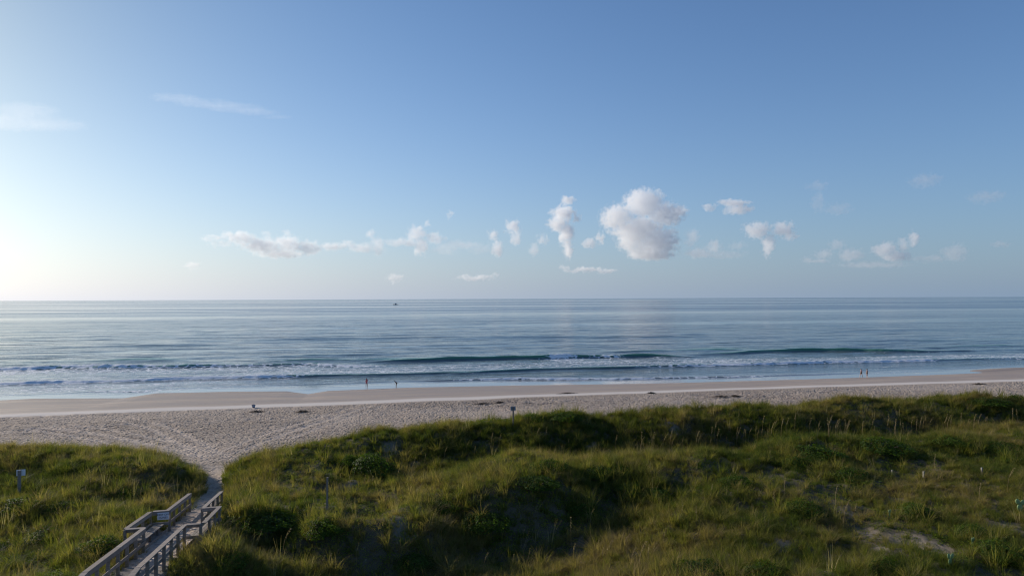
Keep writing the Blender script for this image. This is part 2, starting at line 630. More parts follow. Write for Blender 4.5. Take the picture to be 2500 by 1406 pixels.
def land_h(x, y):
    x = np.asarray(x, float); y = np.asarray(y, float)
    sh = x.shape
    xf, yf = x.ravel(), y.ravel()
    xc = np.clip(xf, -60, 95); yc = np.clip(yf, 0, 58)
    d = np.zeros(xf.shape)
    sel = np.where(yf < 62)[0]
    for i in range(0, len(sel), 20000):
        k = sel[i:i + 20000]
        r2 = (xc[k][:, None] - P_[:, 0][None]) ** 2 + (yc[k][:, None] - P_[:, 1][None]) ** 2
        d[k] = tps(r2) @ W_[:len(P_)] + W_[-3] + W_[-2] * xc[k] + W_[-1] * yc[k]
    b = beach_h(xf, yf)
    dx = xf - WJ[0]; dy = yf - WJ[1]
    s = dx * WDIR.x + dy * WDIR.y
    tt = dx * WT.x + dy * WT.y
    hum = (fbm(xf * 0.45, yf * 0.45, 21, 4, 0.55) - 0.5) * 0.80 + (fbm(xf * 1.7, yf * 1.7, 31, 2) - 0.5) * 0.22
    # the path beyond the ramp stays smooth
    pc = np.interp(yf, [40, 46, 50.5, 54], [-9.0, -9.8, -10.75, -11.2])
    pw = np.interp(yf, [38, 46, 50, 53, 57], [0.9, 0.75, 0.7, 1.6, 6.0])
    onp = (1 - sstep(pw, pw + 1.2, np.abs(xf - pc))) * sstep(38, 40, yf)
    onw = (1 - sstep(1.0, 1.5, np.abs(tt))) * (1 - sstep(15.5, 16.5, s))
    d = d + hum * (1 - np.maximum(onp, onw))
    wz = 4.95 - 0.106 * np.maximum(0, s)
    # sand drifted level with the ramp's lower end, the ground falling away under its top
    under = np.minimum(d, wz - np.interp(s, [1, 3, 4.5, 12, 15], [0.40, 0.10, 0.0, -0.03, -0.05]))
    under = np.where(s > 3.0, wz - np.interp(s, [3.0, 4.5, 12, 15], [0.06, -0.015, -0.03, -0.05]), under)
    d = d * (1 - onw) + under * onw
    e = 56.2 + 1.6 * (fbm(xf * 0.13, yf * 0 + 1, 77, 3) - 0.5)
    k = sstep(e - 2.0, e + 3.4, yf)
    h = d * (1 - k) + b * k
    back = sstep(0, -30, yf)
    h = h * (1 - back) + 3.6 * back
    return h.reshape(sh)


def nonuni(segs):
    """[(start, end, step at start, step at end)] -> 1-D coordinates, steps growing in proportion to distance"""
    out = [segs[0][0]]
    for a, b, s0, s1 in segs:
        n_ = max(1, int(round((b - a) / ((s1 - s0) / math.log(s1 / s0) if abs(s1 - s0) > 1e-9 else s0))))
        q = s1 / s0
        for i in range(1, n_ + 1):
            f = i / n_
            out.append(a + (b - a) * (((q ** f - 1) / (q - 1)) if abs(q - 1) > 1e-9 else f))
    return np.array(out)


gx = nonuni([(-3000, -90, 400, 3), (-90, -66, 3, 0.4), (-66, 112, 0.29, 0.29), (112, 150, 0.4, 2), (150, 3000, 2, 400)])
gy = nonuni([(-600, 5, 80, 1.0), (5, 22, 1.0, 0.32), (22, 60, 0.3, 0.3), (60, 93, 0.24, 0.24), (93, 118, 0.35, 0.6), (118, 150, 1, 4)])
X, Y = np.meshgrid(gx, gy)
Z = land_h(X, Y)
rough_beach = sstep(57, 61, Y) * (1 - sstep(90.5, 92.5, Y + 1.0 * np.sin(X * 0.03)))
Z = Z + rough_beach * (0.35 + 0.9 * fbm(X * 0.06, Y * 0.10, 46, 3)) * ((fbm(X * 1.9, Y * 1.7, 41, 2, 0.8) - 0.5) * 0.23 + (fbm(X * 0.15, Y * 0.25, 43, 3) - 0.5) * 0.25)
TRACKS = [[(900, 978), (820, 1004), (720, 1040), (640, 1075), (560, 1112)], [(915, 985), (860, 1003), (790, 1030), (700, 1068)], [(300, 1012), (390, 1040), (470, 1090), (530, 1130)],
          [(90, 1040), (200, 1058), (330, 1092), (420, 1112)], [(150, 1030), (260, 1050), (400, 1086), (500, 1120)], [(1000, 990), (1300, 972), (1700, 960), (2200, 942), (2500, 934)], [(0, 1050), (250, 1035), (600, 1018), (900, 1004), (1200, 990)]]
track = np.zeros_like(X)
tj = slice(int(np.searchsorted(gy, 52)), int(np.searchsorted(gy, 94)))
for tr_ in TRACKS:
    q = [at(a_, b_, 1.7) for a_, b_ in tr_]
    dmin = np.full(X[tj].shape, 1e9)
    for (ax, ay), (bx, by) in zip(q[:-1], q[1:]):
        ex, ey = bx - ax, by - ay
        f = np.clip(((X[tj] - ax) * ex + (Y[tj] - ay) * ey) / (ex * ex + ey * ey), 0, 1)
        dmin = np.minimum(dmin, np.hypot(X[tj] - ax - f * ex, Y[tj] - ay - f * ey))
    track[tj] = np.maximum(track[tj], np.exp(-((dmin - 0.85) / 0.24) ** 2))
track *= rough_beach * (0.5 + 0.8 * fbm(X * 0.2, Y * 0.2, 47, 2))
Z = Z - 0.06 * track
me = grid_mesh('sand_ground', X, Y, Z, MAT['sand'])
bermline = 92.5 + 1.0 * np.sin(X * 0.03) + 0.7 * (vnoise(X * 0.15, X * 0, 9) - 0.5)
wetv = sstep(bermline + 2.6, bermline + 5.0, Y + 2.0 * (fbm(X * 0.09, Y * 0.3, 55, 3) - 0.5))
attr(me, 'wet', wetv)
pcx = np.interp(Y, [40, 46, 50.5, 54], [-9.0, -9.8, -10.75, -11.2])
onpath = (np.abs(X - pcx) < 1.2) & (Y > 25) & (Y < 56)
trod = np.where(Y > 56, 1 - sstep(bermline - 1.2, bermline + 0.2, Y), np.where(onpath, 0.55, 0.18))
trod = trod * (1 - 0.75 * np.clip(track, 0, 1)) * np.where(Y > 56, 0.45 + 0.9 * fbm(X * 0.06, Y * 0.10, 46, 3), 1)
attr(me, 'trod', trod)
lit_ = (1 - sstep(54, 57, Y)) * np.where(onpath, 0, 1)
ds_ = (X - WJ[0]) * WDIR.x + (Y - WJ[1]) * WDIR.y
dt_ = (X - WJ[0]) * WT.x + (Y - WJ[1]) * WT.y
lit_ = lit_ * (1 - (np.abs(dt_) < 1.0) * (ds_ < 16))
sand_ob = tag(link('ground', me), kind='structure')

# a bilinear sampler of the built surface, so that things stand on it
def ground(x, y):
    x = np.atleast_1d(np.asarray(x, float)); y = np.atleast_1d(np.asarray(y, float))
    i = np.clip(np.searchsorted(gx, x) - 1, 0, len(gx) - 2)
    j = np.clip(np.searchsorted(gy, y) - 1, 0, len(gy) - 2)
    fx = np.clip((x - gx[i]) / (gx[i + 1] - gx[i]), 0, 1); fy = np.clip((y - gy[j]) / (gy[j + 1] - gy[j]), 0, 1)
    return (Z[j, i] * (1 - fx) + Z[j, i + 1] * fx) * (1 - fy) + (Z[j + 1, i] * (1 - fx) + Z[j + 1, i + 1] * fx) * fy


def g1(x, y):
    return float(ground(x, y)[0])


def hit(px, py):
    """first point of the ground seen at a pixel"""
    d = ray(px, py)
    t = np.arange(18, 140, 0.15)
    xs = d.x * t; ys = d.y * t; zs = CAMZ + d.z * t
    g = ground(xs, ys)
    k = np.where(zs <= g)[0]
    if len(k) == 0:
        return None
    k = k[0]
    return Vector((xs[k], ys[k], g[k]))


# ------------------------------------------------------------------ the sea
def poly(pts, z=0.0):
    q = [at(a_, b_, z) for a_, b_, *_ in pts]
    return np.array([p[0] for p in q]), np.array([p[1] for p in q]), np.array([p[2:] for p in pts])


# pixel x, pixel y, crest height, foam on the crest, foam trailing shorewards
WAVES = [
    # the outer line of breakers
    ([(-400, 925, .35, .9, .6), (0, 903, .5, .9, .7), (140, 899, .6, .85, .7), (300, 898, .55, .75, .6), (600, 893, .4, .5, .6), (750, 890, .4, .6, .6), (840, 893, .4, .85, .5), (960, 893, .2, .4, .4), (1050, 890, 0, 0, 0)], 1.3, 3.5),
    ([(850, 884, 0, 0, 0), (960, 882, .5, 0, 0), (1100, 879, .8, 0, .1), (1240, 876, .85, .06, .25), (1325, 875, .85, .2, .5), (1345, 874, .9, .95, .7), (1365, 874, .8, 1.0, .7), (1395, 873, .85, .9, .6), (1412, 873, .8, .2, .5), (1460, 872, .75, .5, .5), (1490, 872, .75, .7, .5), (1515, 872, .75, .5, .5), (1540, 871, .7, .1, .45), (1600, 871, .7, .1, .5), (1680, 872, .25, .2, .5), (1750, 871, 0, .2, .4)], 1.0, 4.0),
    ([(1640, 868, 0, 0, .2), (1800, 864, .35, .05, .4), (1880, 860, .6, 0, .25), (1960, 858, .8, 0, .2), (2060, 858, .8, .05, .3), (2150, 859, .8, .3, .4), (2260, 859, .4, .3, .35), (2400, 856, .15, .1, .1), (2600, 850, .1, 0, 0)], 1.0, 4.0),
    # second line
    ([(-400, 962, .3, 1, .5), (0, 938, .38, .95, .5), (250, 932, .35, .85, .4), (430, 926, .38, .95, .4), (640, 922, .42, .9, .35), (720, 920, .4, .5, .2), (850, 917, .4, 0, .05), (1000, 915, .32, .1, 0), (1150, 911, .4, .1, 0), (1300, 903, .4, .15, 0), (1500, 899, .4, .3, .05), (1700, 893, .38, .8, .1), (2000, 886, .42, .95, .1), (2260, 881, .35, .85, .1), (2300, 880, .35, .2, 0), (2500, 876, .3, .6, 0), (2800, 868, .3, .3, 0)], 0.9, 2.6),
    # the shore break
    ([(950, 930, 0, 0, 0), (1050, 930, .15, .2, .05), (1180, 927, .25, .75, .15), (1260, 925, .35, .95, .25), (1330, 926, .35, .95, .25), (1500, 926, .25, .75, .2), (1750, 921, .2, .55, .15), (1800, 920, .15, .5, .1), (2060, 912, .08, .35, .05), (2120, 910, 0, 0, 0)], 0.6, 1.5),
    ([(150, 960, .03, 0, 0), (240, 956, .10, .75, .1), (420, 958, .10, .5, .1), (520, 959, 0, 0, 0)], 0.4, 1.0),
    ([(2050, 908, .02, .2, 0), (2130, 902, .05, .55, 0), (2160, 896, .05, .55, 0), (2200, 890, 0, 0, 0)], 0.35, 0.6),
    # unbroken swells further out
    ([(250, 838, 0, 0, 0), (500, 832, .35, 0, 0), (800, 827, .5, 0, 0), (1300, 823, .45, 0, 0), (1700, 821, .35, 0, 0), (2000, 819, 0, 0, 0)], 4.0, 7.0),
    ([(-100, 888, 0, 0, 0), (200, 882, .35, 0, 0), (430, 879, .35, 0, 0), (500, 880, 0, 0, 0)], 2.0, 4.0),
    ([(600, 884, 0, 0, 0), (760, 880, .4, 0, 0), (950, 879, .35, 0, 0), (1060, 877, 0, 0, 0)], 2.0, 4.0),
    ([(600, 873, 0, 0, 0), (760, 868, .3, 0, 0), (900, 866, .25, 0, 0), (1000, 866, 0, 0, 0)], 2.5, 4.0),
    ([(1400, 860, 0, 0, 0), (1600, 857, .35, 0, 0), (1760, 855, .35, 0, 0), (1860, 854, 0, 0, 0)], 2.0, 4.0),
    ([(2150, 852, 0, 0, 0), (2350, 847, .5, 0, 0), (2500, 845, .5, 0, 0), (2800, 840, .4, 0, 0)], 2.0, 4.5),
    ([(900, 846, 0, 0, 0), (1100, 843, .3, 0, 0), (1400, 841, .3, 0, 0), (1600, 840, 0, 0, 0)], 3.0, 5.0),
    ([(1700, 836, 0, 0, 0), (2000, 833, .3, 0, 0), (2300, 832, .3, 0, 0), (2500, 830, 0, 0, 0)], 3.0, 5.0),
    ([(0, 850, 0, 0, 0), (200, 846, .3, 0, 0), (450, 843, .3, 0, 0), (700, 842, 0, 0, 0)], 3.0, 5.0),
]
sx = nonuni([(-60000, -150, 9000, 8), (-150, -110, 8, 0.6), (-110, 190, 0.5, 0.5), (190, 250, 0.6, 8), (250, 60000, 8, 9000)])
sy = nonuni([(100, 112, 2, 0.3), (112, 182, 0.24, 0.24), (182, 420, 0.4, 2.2), (420, 1200, 2.5, 12), (1200, 90000, 14, 9000)])
SX, SY = np.meshgrid(sx, sy)
H = np.zeros_like(SX)
FO = np.zeros_like(SX)
wig = (fbm(SX * 0.08, SY * 0.02, 61, 3) - 0.5)
for pts, wf, wb in WAVES:
    wx, wy, pr = poly(pts)
    sel = slice(None)
    v0 = np.interp(sx, wx, wy)
    a = np.interp(sx, wx, pr[:, 0], 0, 0)
    cf = np.interp(sx, wx, pr[:, 1], 0, 0)
    tf = np.interp(sx, wx, pr[:, 2], 0, 0)
    v0 = v0 + (fbm(sx * 0.10, sx * 0 + wy[0], 63, 3) - 0.5) * (2.2 if wb > 1.6 else 1.0)
    a = a * (0.8 + 0.4 * vnoise(sx * 0.15, sx * 0 + 5, 64))
    s = SY - v0[None]
    prof = np.where(s < 0, np.exp(-(np.abs(s) / wf) ** 2.2), np.exp(-(np.abs(s) / wb) ** 1.7))
    trough = -0.18 * np.exp(-((s + 2.6 * wf) / (1.6 * wf)) ** 2)
    H += a[None] * (prof + trough)
    # white water tumbles down the face
    n = fbm(SX * 0.35, SY * 0.35, 66, 3)
    cr = np.where(s < 0, 1 - sstep(1.0 * wf, 2.2 * wf, -s), 1 - sstep(0.05 * wf, 0.45 * wf, s))
    FO = np.maximum(FO, cf[None] * cr * (0.75 + 0.5 * n))
    H += 0.50 * a[None] * cf[None] * cr * (fbm(SX * 1.1, SY * 1.4, 67, 2) - 0.3)
    tr = np.where(s < 0, sstep(0, -1.5, s) * (1 - sstep(9, 20, -s)), 0)
    FO = np.maximum(FO, 0.85 * tf[None] * tr)
# background swell and chop
sw = (fbm(SX * 0.018, SY * 0.085, 71, 3) - 0.5) * 0.55 + (fbm(SX * 0.07, SY * 0.42, 72, 2) - 0.5) * 0.34
H += sw * sstep(120, 175, SY) * (1 - sstep(500, 1100, SY)) + (fbm(SX * 0.5, SY * 0.9, 73, 2) - 0.5) * 0.07 * sstep(124, 140, SY) * (1 - sstep(180, 240, SY))
vw = wline(SX)
thin = 1 - sstep(4, 13, SY - vw)                    # the sheet of wash on the sand
H = H * (1 - 0.9 * (1 - sstep(0.5, 6, SY - vw)))
H += 0.02
# zones of broken water: between the two breaker lines, and in the left's inner surf
zx, zy, _ = poly([(0, 905, 0), (900, 894, 0), (1200, 885, 0), (1700, 875, 0), (2500, 862, 0)])
z1 = np.interp(SX, zx, zy)
ix_, iy_, _ = poly([(0, 934, 0), (900, 915, 0), (1300, 900, 0), (1700, 890, 0), (2500, 876, 0)])
z2 = np.interp(SX, ix_, iy_)
band = sstep(z2 - 0.5, z2 + 1.5, SY) * (1 - sstep(z1 - 3, z1, SY))
lft = 1 - sstep(-40, 5, SX)
FO = np.maximum(FO, band * (0.46 - 0.04 * lft + 0.25 * (fbm(SX * 0.05, SY * 0.2, 81, 3) - 0.5)))
inner = sstep(vw + 1.0, vw + 5, SY) * (1 - sstep(z2 - 4, z2, SY))
FO = np.maximum(FO, inner * (0.44 * lft + 0.26 * (1 - lft) + 0.30 * (fbm(SX * 0.06, SY * 0.22, 83, 3) - 0.5)))
edge = np.exp(-((SY - vw - 0.35) / 0.28) ** 2) * 0.35 * vnoise(SX * 0.2, SY * 0, 88)
FO = np.maximum(FO, edge)
calm = np.maximum(thin, 0.75 * np.maximum(inner, band * 0.6) * lft) * (1 - 0.85 * np.clip(FO * 1.6 - 0.25, 0, 1))
me = grid_mesh('sea', SX, SY, H, MAT['water'])
attr(me, 'foam', np.clip(FO, 0, 1.1))
attr(me, 'calm', np.clip(calm, 0, 1))
attr(me, 'dist', sstep(170, 900, SY))
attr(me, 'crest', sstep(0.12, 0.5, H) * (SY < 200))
tag(link('sea', me), kind='structure')


def sea_z(x, y):
    i = int(np.clip(np.searchsorted(sx, x), 0, len(sx) - 1)); j = int(np.clip(np.searchsorted(sy, y), 0, len(sy) - 1))
    return float(H[j, i])


# ------------------------------------------------------------------ clouds: bodies of scattering vapour 12 km out
CD = 12000.0


def cloud(label, blobs, dens=1.0, dist=CD, wisp=1.0, flat=None, group='puffy clouds over the horizon', name='cloud', cat='cloud', nscale=1.0):
    """blobs: (pixel x, pixel y, radius x, radius y) in the photo's pixels at dist"""
    k = dist / F
    x0 = sum(b[0] for b in blobs) / len(blobs); y0 = sum(b[1] for b in blobs) / len(blobs)
    c0 = far(x0, y0, dist)
    right = C3 @ Vector((1, 0, 0)); fwd = Vector((right.y * -1, right.x, 0)).normalized()
    rx_ = Vector((right.x, right.y, 0)).normalized()
    rz = math.atan2(rx_.y, rx_.x)
    mat = NT('cloud_vapour')
    p = mat.obj()
    bm = bmesh.new()
    field = None
    rr = random.Random(int(x0 * 7 + y0))
    n1 = mat.noise(p, 1 / (26 * k) * nscale, 5, 0.65, 0.0, col=True)
    wp = mat.vmath('ADD', p, mat.scale(mat.vmath('SUBTRACT', n1, (0.5, 0.5, 0.5)), (34 * k * wisp,) * 3))
    for (bx, by, ra, rb) in blobs:
        ra *= k; rb *= k
        rd = 0.5 * (ra + rb) * 1.0
        dx = (bx - x0) * k; dz = (y0 - by) * k; dy = rr.uniform(-0.4, 0.4) * rd
        q = mat.vmath('MULTIPLY', mat.vmath('SUBTRACT', wp, (dx, dy, dz)), (1 / ra, 1 / rd, 1 / rb))
        f = mat.math('SUBTRACT', 1.0, mat.vmath('LENGTH', q))
        field = f if field is None else mat.math('SMOOTH_MAX', field, f, 0.25)
        g = bmesh.ops.create_icosphere(bm, subdivisions=2, radius=1.0)
        pad = 13 * k * wisp
        for v in g['verts']:
            v.co = Vector((v.co.x * (ra * 1.02 + pad) + dx, v.co.y * (rd * 1.02 + pad) + dy, v.co.z * (rb * 1.02 + pad) + dz))
    nz = mat.noise(p, 1 / (11 * k) * nscale, 5, 0.62)
    nz2 = mat.noise(p, 1 / (45 * k) * nscale, 2, 0.5)
    d = mat.math('ADD', field, mat.math('MULTIPLY', mat.math('SUBTRACT', nz, 0.5), 2.5))
    d = mat.math('ADD', d, mat.math('MULTIPLY', mat.math('SUBTRACT', nz2, 0.5), 0.6))
    d = mat.ramp(d, -0.10, 0.45)
    if flat is not None:
        sep = mat.n('SeparateXYZ')
        mat.L.new(p, sep.inputs[0])
        zf = (y0 - flat) * k
        d = mat.math('MULTIPLY', d, mat.ramp(sep.outputs[2], zf - 8 * k, zf + 6 * k))
    d = mat.math('MULTIPLY', d, 0.0075 * dens * (CD / dist))
    v = mat.n('VolumeScatter')
    v.inputs['Color'].default_value = (1.0, 1.0, 1.0, 1)
    v.inputs['Anisotropy'].default_value = 0.35
    mat.L.new(d, v.inputs['Density'])
    mat.L.new(v.outputs[0], mat.out.inputs['Volume'])
    me = bpy.data.meshes.new('cloud')
    bm.to_mesh(me); bm.free()
    me.materials.append(mat.m)
    o = link(name, me)
    o.location = c0
    o.rotation_euler = (0, 0, rz)
    md = o.modifiers.new('one_skin', 'REMESH')
    md.mode = 'VOXEL'
    md.voxel_size = 9 * k * (1.0 if len(blobs) < 10 else 1.4)
    tag(o, label, cat, group)
    return o


cloud('largest cloud, tall white heap with a flat grey base right of the middle', [(1570, 500, 52, 34), (1508, 530, 40, 32), (1620, 525, 44, 30), (1560, 560, 62, 34), (1605, 590, 52, 36), (1595, 622, 56, 14), (1655, 515, 26, 12), (1540, 590, 34, 28), (1560, 612, 36, 18)], 0.85, flat=634)
cloud('narrow upright cloud like a leaning column left of the largest cloud', [(1388, 487, 18, 13), (1374, 522, 32, 20), (1362, 545, 24, 18), (1384, 572, 17, 28), (1386, 608, 12, 24), (1408, 532, 12, 12)], 1.2)
cloud('small hooked cloud between the leaning column and the largest cloud', [(1467, 580, 12, 17), (1440, 592, 18, 10)], 1.0)
cloud('flat topped cloud with a grey underside above the drooping cloud', [(1788, 497, 42, 8), (1802, 512, 30, 11), (1730, 508, 16, 7)], 1.0)
cloud('drooping cloud with a tail, second to the right of the largest cloud', [(1850, 560, 33, 20), (1875, 598, 14, 28), (1908, 560, 28, 18), (1926, 574, 18, 12)], 0.8)
cloud('low faint grey cloud right of the drooping cloud', [(2080, 622, 30, 16), (2046, 598, 20, 14), (2010, 620, 24, 10), (1990, 635, 34, 6)], 0.32)
cloud('grey based cloud low on the right beside a small bright puff', [(2165, 607, 28, 18), (2187, 626, 32, 12), (2205, 600, 14, 20)], 0.65)
cloud('small bright puff low on the right, alone', [(2235, 580, 12, 17)], 1.1)
cloud('upright puff right of the short slanting cloud, left of the leaning column', [(1252, 555, 20, 18), (1262, 580, 11, 18)], 0.9)
cloud('short slanting cloud, left of the upright puff', [(1204, 578, 14, 17), (1216, 610, 12, 22)], 0.85)
cloud('ragged cloud with a streak hanging below it, left of the middle', [(1018, 570, 26, 20), (1030, 602, 17, 24), (1000, 592, 22, 11), (1060, 580, 24, 14), (1044, 545, 8, 10)], 0.55)
cloud('thin torn cloud between the long white bank and the ragged cloud', [(905, 573, 14, 14), (924, 600, 16, 24), (880, 604, 34, 12), (970, 592, 30, 9), (850, 598, 22, 9)], 0.42)
cloud('long low white cloud bank over the left of the horizon', [(575, 574, 34, 8), (600, 584, 38, 14), (640, 600, 50, 18), (700, 596, 36, 22), (755, 606, 34, 16), (682, 619, 62, 11), (648, 572, 12, 10), (700, 572, 10, 12), (810, 604, 34, 11)], 0.55)
cloud('faint wisp at the left end of the long white bank', [(520, 580, 34, 7), (540, 594, 30, 6)], 0.3)
cloud('low broken strip of cloud under the leaning column', [(1380, 655, 13, 8), (1430, 659, 44, 5), (1478, 661, 30, 4)], 0.7)
cloud('small low cloud just above the fishing boat', [(965, 678, 21, 9)], 0.6)
cloud('thin low strip of cloud over the middle of the horizon', [(1160, 678, 52, 5), (1210, 671, 11, 8)], 0.5)
cloud('tiny high puff above the ragged cloud', [(1100, 522, 9, 8)], 0.6)
cloud('dim grey scrap of cloud near the right edge', [(2338, 615, 30, 22), (2285, 632, 14, 9), (2450, 597, 22, 9)], 0.22)
cloud('faint wisp low on the left, by the bright glare', [(470, 648, 20, 8)], 0.5)
cloud('pale thin wisp left of the leaning column', [(1326, 585, 18, 14), (1306, 608, 12, 16)], 0.45)
cloud('pale scrap touching the right side of the largest cloud', [(1690, 580, 18, 22), (1705, 618, 36, 12), (1745, 600, 16, 18)], 0.35)
cloud('faint upright scrap of cloud high above the low grey clouds on the right', [(1990, 455, 26, 14), (1998, 490, 14, 26), (2040, 512, 34, 14)], 0.12)
cloud('very faint scrap of cloud, highest one on the right', [(2260, 440, 38, 16)], 0.12)
cloud('very faint flat scrap of cloud nearest the right edge', [(2410, 480, 44, 14)], 0.12)
cloud('thin haze of cloud between the ragged cloud and the upright puffs', [(1120, 598, 60, 12), (1080, 612, 40, 9), (1170, 606, 30, 14)], 0.12)
cloud('thin haze of cloud between the largest and the drooping cloud', [(1770, 622, 50, 9), (1740, 606, 24, 14), (1800, 600, 24, 12)], 0.14)
cloud('thin flat haze of cloud beneath the small bright puff on the right', [(2140, 645, 90, 6), (2260, 632, 40, 8)], 0.14)
cloud('long thin streak of high cloud in the upper left', [(430, 241, 70, 7), (500, 251, 80, 7), (570, 262, 80, 7), (630, 275, 60, 6), (680, 287, 40, 4)], 0.05, 26000.0, 0.25, None, 'high thin streaks of cloud', 'cloud', 'cloud')
cloud('broad faint veil of high cloud at the left edge', [(20, 298, 150, 16), (130, 306, 90, 12), (-60, 290, 120, 18), (60, 270, 90, 14)], 0.035, 26000.0, 0.5, None, 'high thin streaks of cloud', 'cloud', 'cloud')

# ------------------------------------------------------------------ boardwalk
bw = empty('boardwalk', (WJ[0], WJ[1], 0), -math.asin(WDIR.x) if False else math.atan2(-WDIR.x, WDIR.y))
tag(bw, 'weathered grey wooden boardwalk with railings ramping down through the dunes to the beach', 'boardwalk')
# local axes: x = across (t), y = seawards (s)
HR = 1.05
plank_m = bm_mesh('deck_plank', board((-0.96, 0, -0.02), (0.96, 0, -0.02), 0.136, 0.038), MAT['deck'], 0.004)
s = -16.0
k = 0
RS = math.atan(0.106)
while s < 15.6:
    o = link('deck_plank', plank_m, parent=bw, loc=(R.uniform(-.008, .008), s, walk_z(s) + R.uniform(-.003, .003)))
    o.rotation_euler = (-RS if s > 0 else 0, R.uniform(-.003, .003), R.uniform(-.004, .004))
    s += 0.1436
# stringers under the deck
for t_ in (-0.85, 0.0, 0.85):
    link('stringer', bm_mesh('stringer', board((t_, -16, walk_z(0) - 0.165), (t_, 0, walk_z(0) - 0.165), 0.045, 0.23), MAT['post']), parent=bw)
    link('stringer', bm_mesh('stringer', board((t_, 0.0, walk_z(0) - 0.165), (t_, 15.4, walk_z(15.4) - 0.165), 0.045, 0.23), MAT['post']), parent=bw)


def gz_local(t_, s_):
    p = bw.matrix_basis @ Vector((t_, s_, 0))
    return g1(p.x, p.y)


def rail_run(p, q, posts=True, inner=0, spacing=1.1, first=True, last=True):
    """p, q: (t, s) ends of a straight piece of railing"""
    p = Vector((p[0], p[1])); q = Vector((q[0], q[1]))
    z0 = walk_z(p.y) + HR; z1_ = walk_z(q.y) + HR
    L_ = (q - p).length
    d = (q - p) / L_
    nrm = Vector((-d.y, d.x)) * inner            # towards the walkway
    P3 = lambda v, z: Vector((v.x, v.y, z))
    # cap boards, butted end to end
    npc = max(1, round(L_ / 3.7))
    for i in range(npc):
        a0, a1 = i / npc, (i + 1) / npc
        e0 = 0.004 / L_
        pa, pb = p.lerp(q, a0 + e0), p.lerp(q, a1 - e0)
        zz = lambda f_: z0 + (z1_ - z0) * f_
        j = R.uniform(-.003, .003)
        link('cap_rail', bm_mesh('cap_rail', board(P3(pa, zz(a0) - .019 + j), P3(pb, zz(a1) - .019 + j), 0.205, 0.038), MAT['wood'], 0.005), parent=bw)
        off = nrm * 0.077
        link('face_board', bm_mesh('face_board', board(P3(pa + off, zz(a0) - .112), P3(pb + off, zz(a1) - .112), 0.036, 0.142), MAT['wood'], 0.004), parent=bw)
        link('mid_rail', bm_mesh('mid_rail', board(P3(pa + off, zz(a0) - .60), P3(pb + off, zz(a1) - .60), 0.036, 0.138), MAT['wood'], 0.004), parent=bw)
    if posts:
        n = max(1, round(L_ / spacing))
        for i in range(n + 1):
            if (i == 0 and not first) or (i == n and not last):
                continue
            m = p.lerp(q, i / n)
            zt = z0 + (z1_ - z0) * i / n - 0.043
            zb = min(gz_local(m.x, m.y) - 0.35, walk_z(m.y) - 0.3)
            bm = bmesh.new()
            box_bm(bm, -.055, .055, -.055, .055, zb, zt)
            o = link('post', bm_mesh('post', bm, MAT['post'], 0.005), parent=bw, loc=(m.x, m.y, 0))
            o.rotation_euler = (0, 0, R.uniform(-.03, .03))


TL_, TR_ = -0.80, 0.80
AO = 0.74                                         # how far the two lookout bays stand out
rail_run((TL_, -13.2), (TL_, -0.01), inner=-1, last=False)
rail_run((TL_, 0.01), (TL_, 6.65), inner=-1)
rail_run((TL_ - AO, 6.72), (TL_ + 0.06, 6.72), inner=1, spacing=0.9, last=False)
rail_run((TL_ - AO, 6.83), (TL_ - AO, 10.50), inner=-1, first=False)
rail_run((TL_ - AO + 0.1, 10.58), (TL_ + 0.10, 10.58), inner=-1, spacing=0.9, first=False)
rail_run((TL_, 10.68), (TL_ - 0.02, 15.4), inner=-1, first=False)
rail_run((TR_, -13.2), (TR_, -0.01), inner=1, last=False)
rail_run((TR_, 0.01), (TR_, 6.65), inner=1)
rail_run((TR_ - 0.02, 6.75), (TR_ + AO - .1, 6.75), inner=1, spacing=0.9, first=False)
rail_run((TR_ + AO, 6.85), (TR_ + AO, 10.50), inner=1, first=False)
rail_run((TR_ - 0.05, 10.58), (TR_ + AO + .1, 10.58), inner=-1, spacing=0.9, last=False)
rail_run((TR_, 10.68), (TR_ + 0.02, 15.4), inner=1, first=False)
# seats in the two bays, and the kerb board beside the ramp
for sg in (-1, 1):
    for k in range(3):
        x_ = sg * (0.80 + 0.17 + k * 0.15)
        link('bench_board', bm_mesh('bench_board', board((x_, 6.9, walk_z(6.9) + .42), (x_, 10.4, walk_z(10.4) + .42), 0.14, 0.038), MAT['wood'], .004), parent=bw)
    for ss in (7.4, 8.6, 9.8):
        bm = bmesh.new()
        box_bm(bm, -.045, .045, -.045, .045, walk_z(ss) - .4, walk_z(ss) + .40)
        link('bench_leg', bm_mesh('bench_leg', bm, MAT['post'], .004), parent=bw, loc=(sg * 1.05, ss, 0))
    link('kerb_board', bm_mesh('kerb_board', board((sg * 0.86, 6.8, walk_z(6.8) + .07), (sg * 0.86, 10.5, walk_z(10.5) + .07), 0.038, 0.14), MAT['wood'], .004), parent=bw)


def text_mesh(body, size, mat):
    cu = bpy.data.curves.new('t', 'FONT')
    cu.body = body
    cu.size = size
    cu.align_x = 'CENTER'
    cu.align_y = 'CENTER'
    cu.extrude = 0.002
    o = bpy.data.objects.new('t', cu)
    COL.objects.link(o)
    dg = bpy.context.evaluated_depsgraph_get()
    me = bpy.data.meshes.new_from_object(o.evaluated_get(dg))
    bpy.data.objects.remove(o)
    me.materials.clear()
    me.materials.append(mat)
    return me


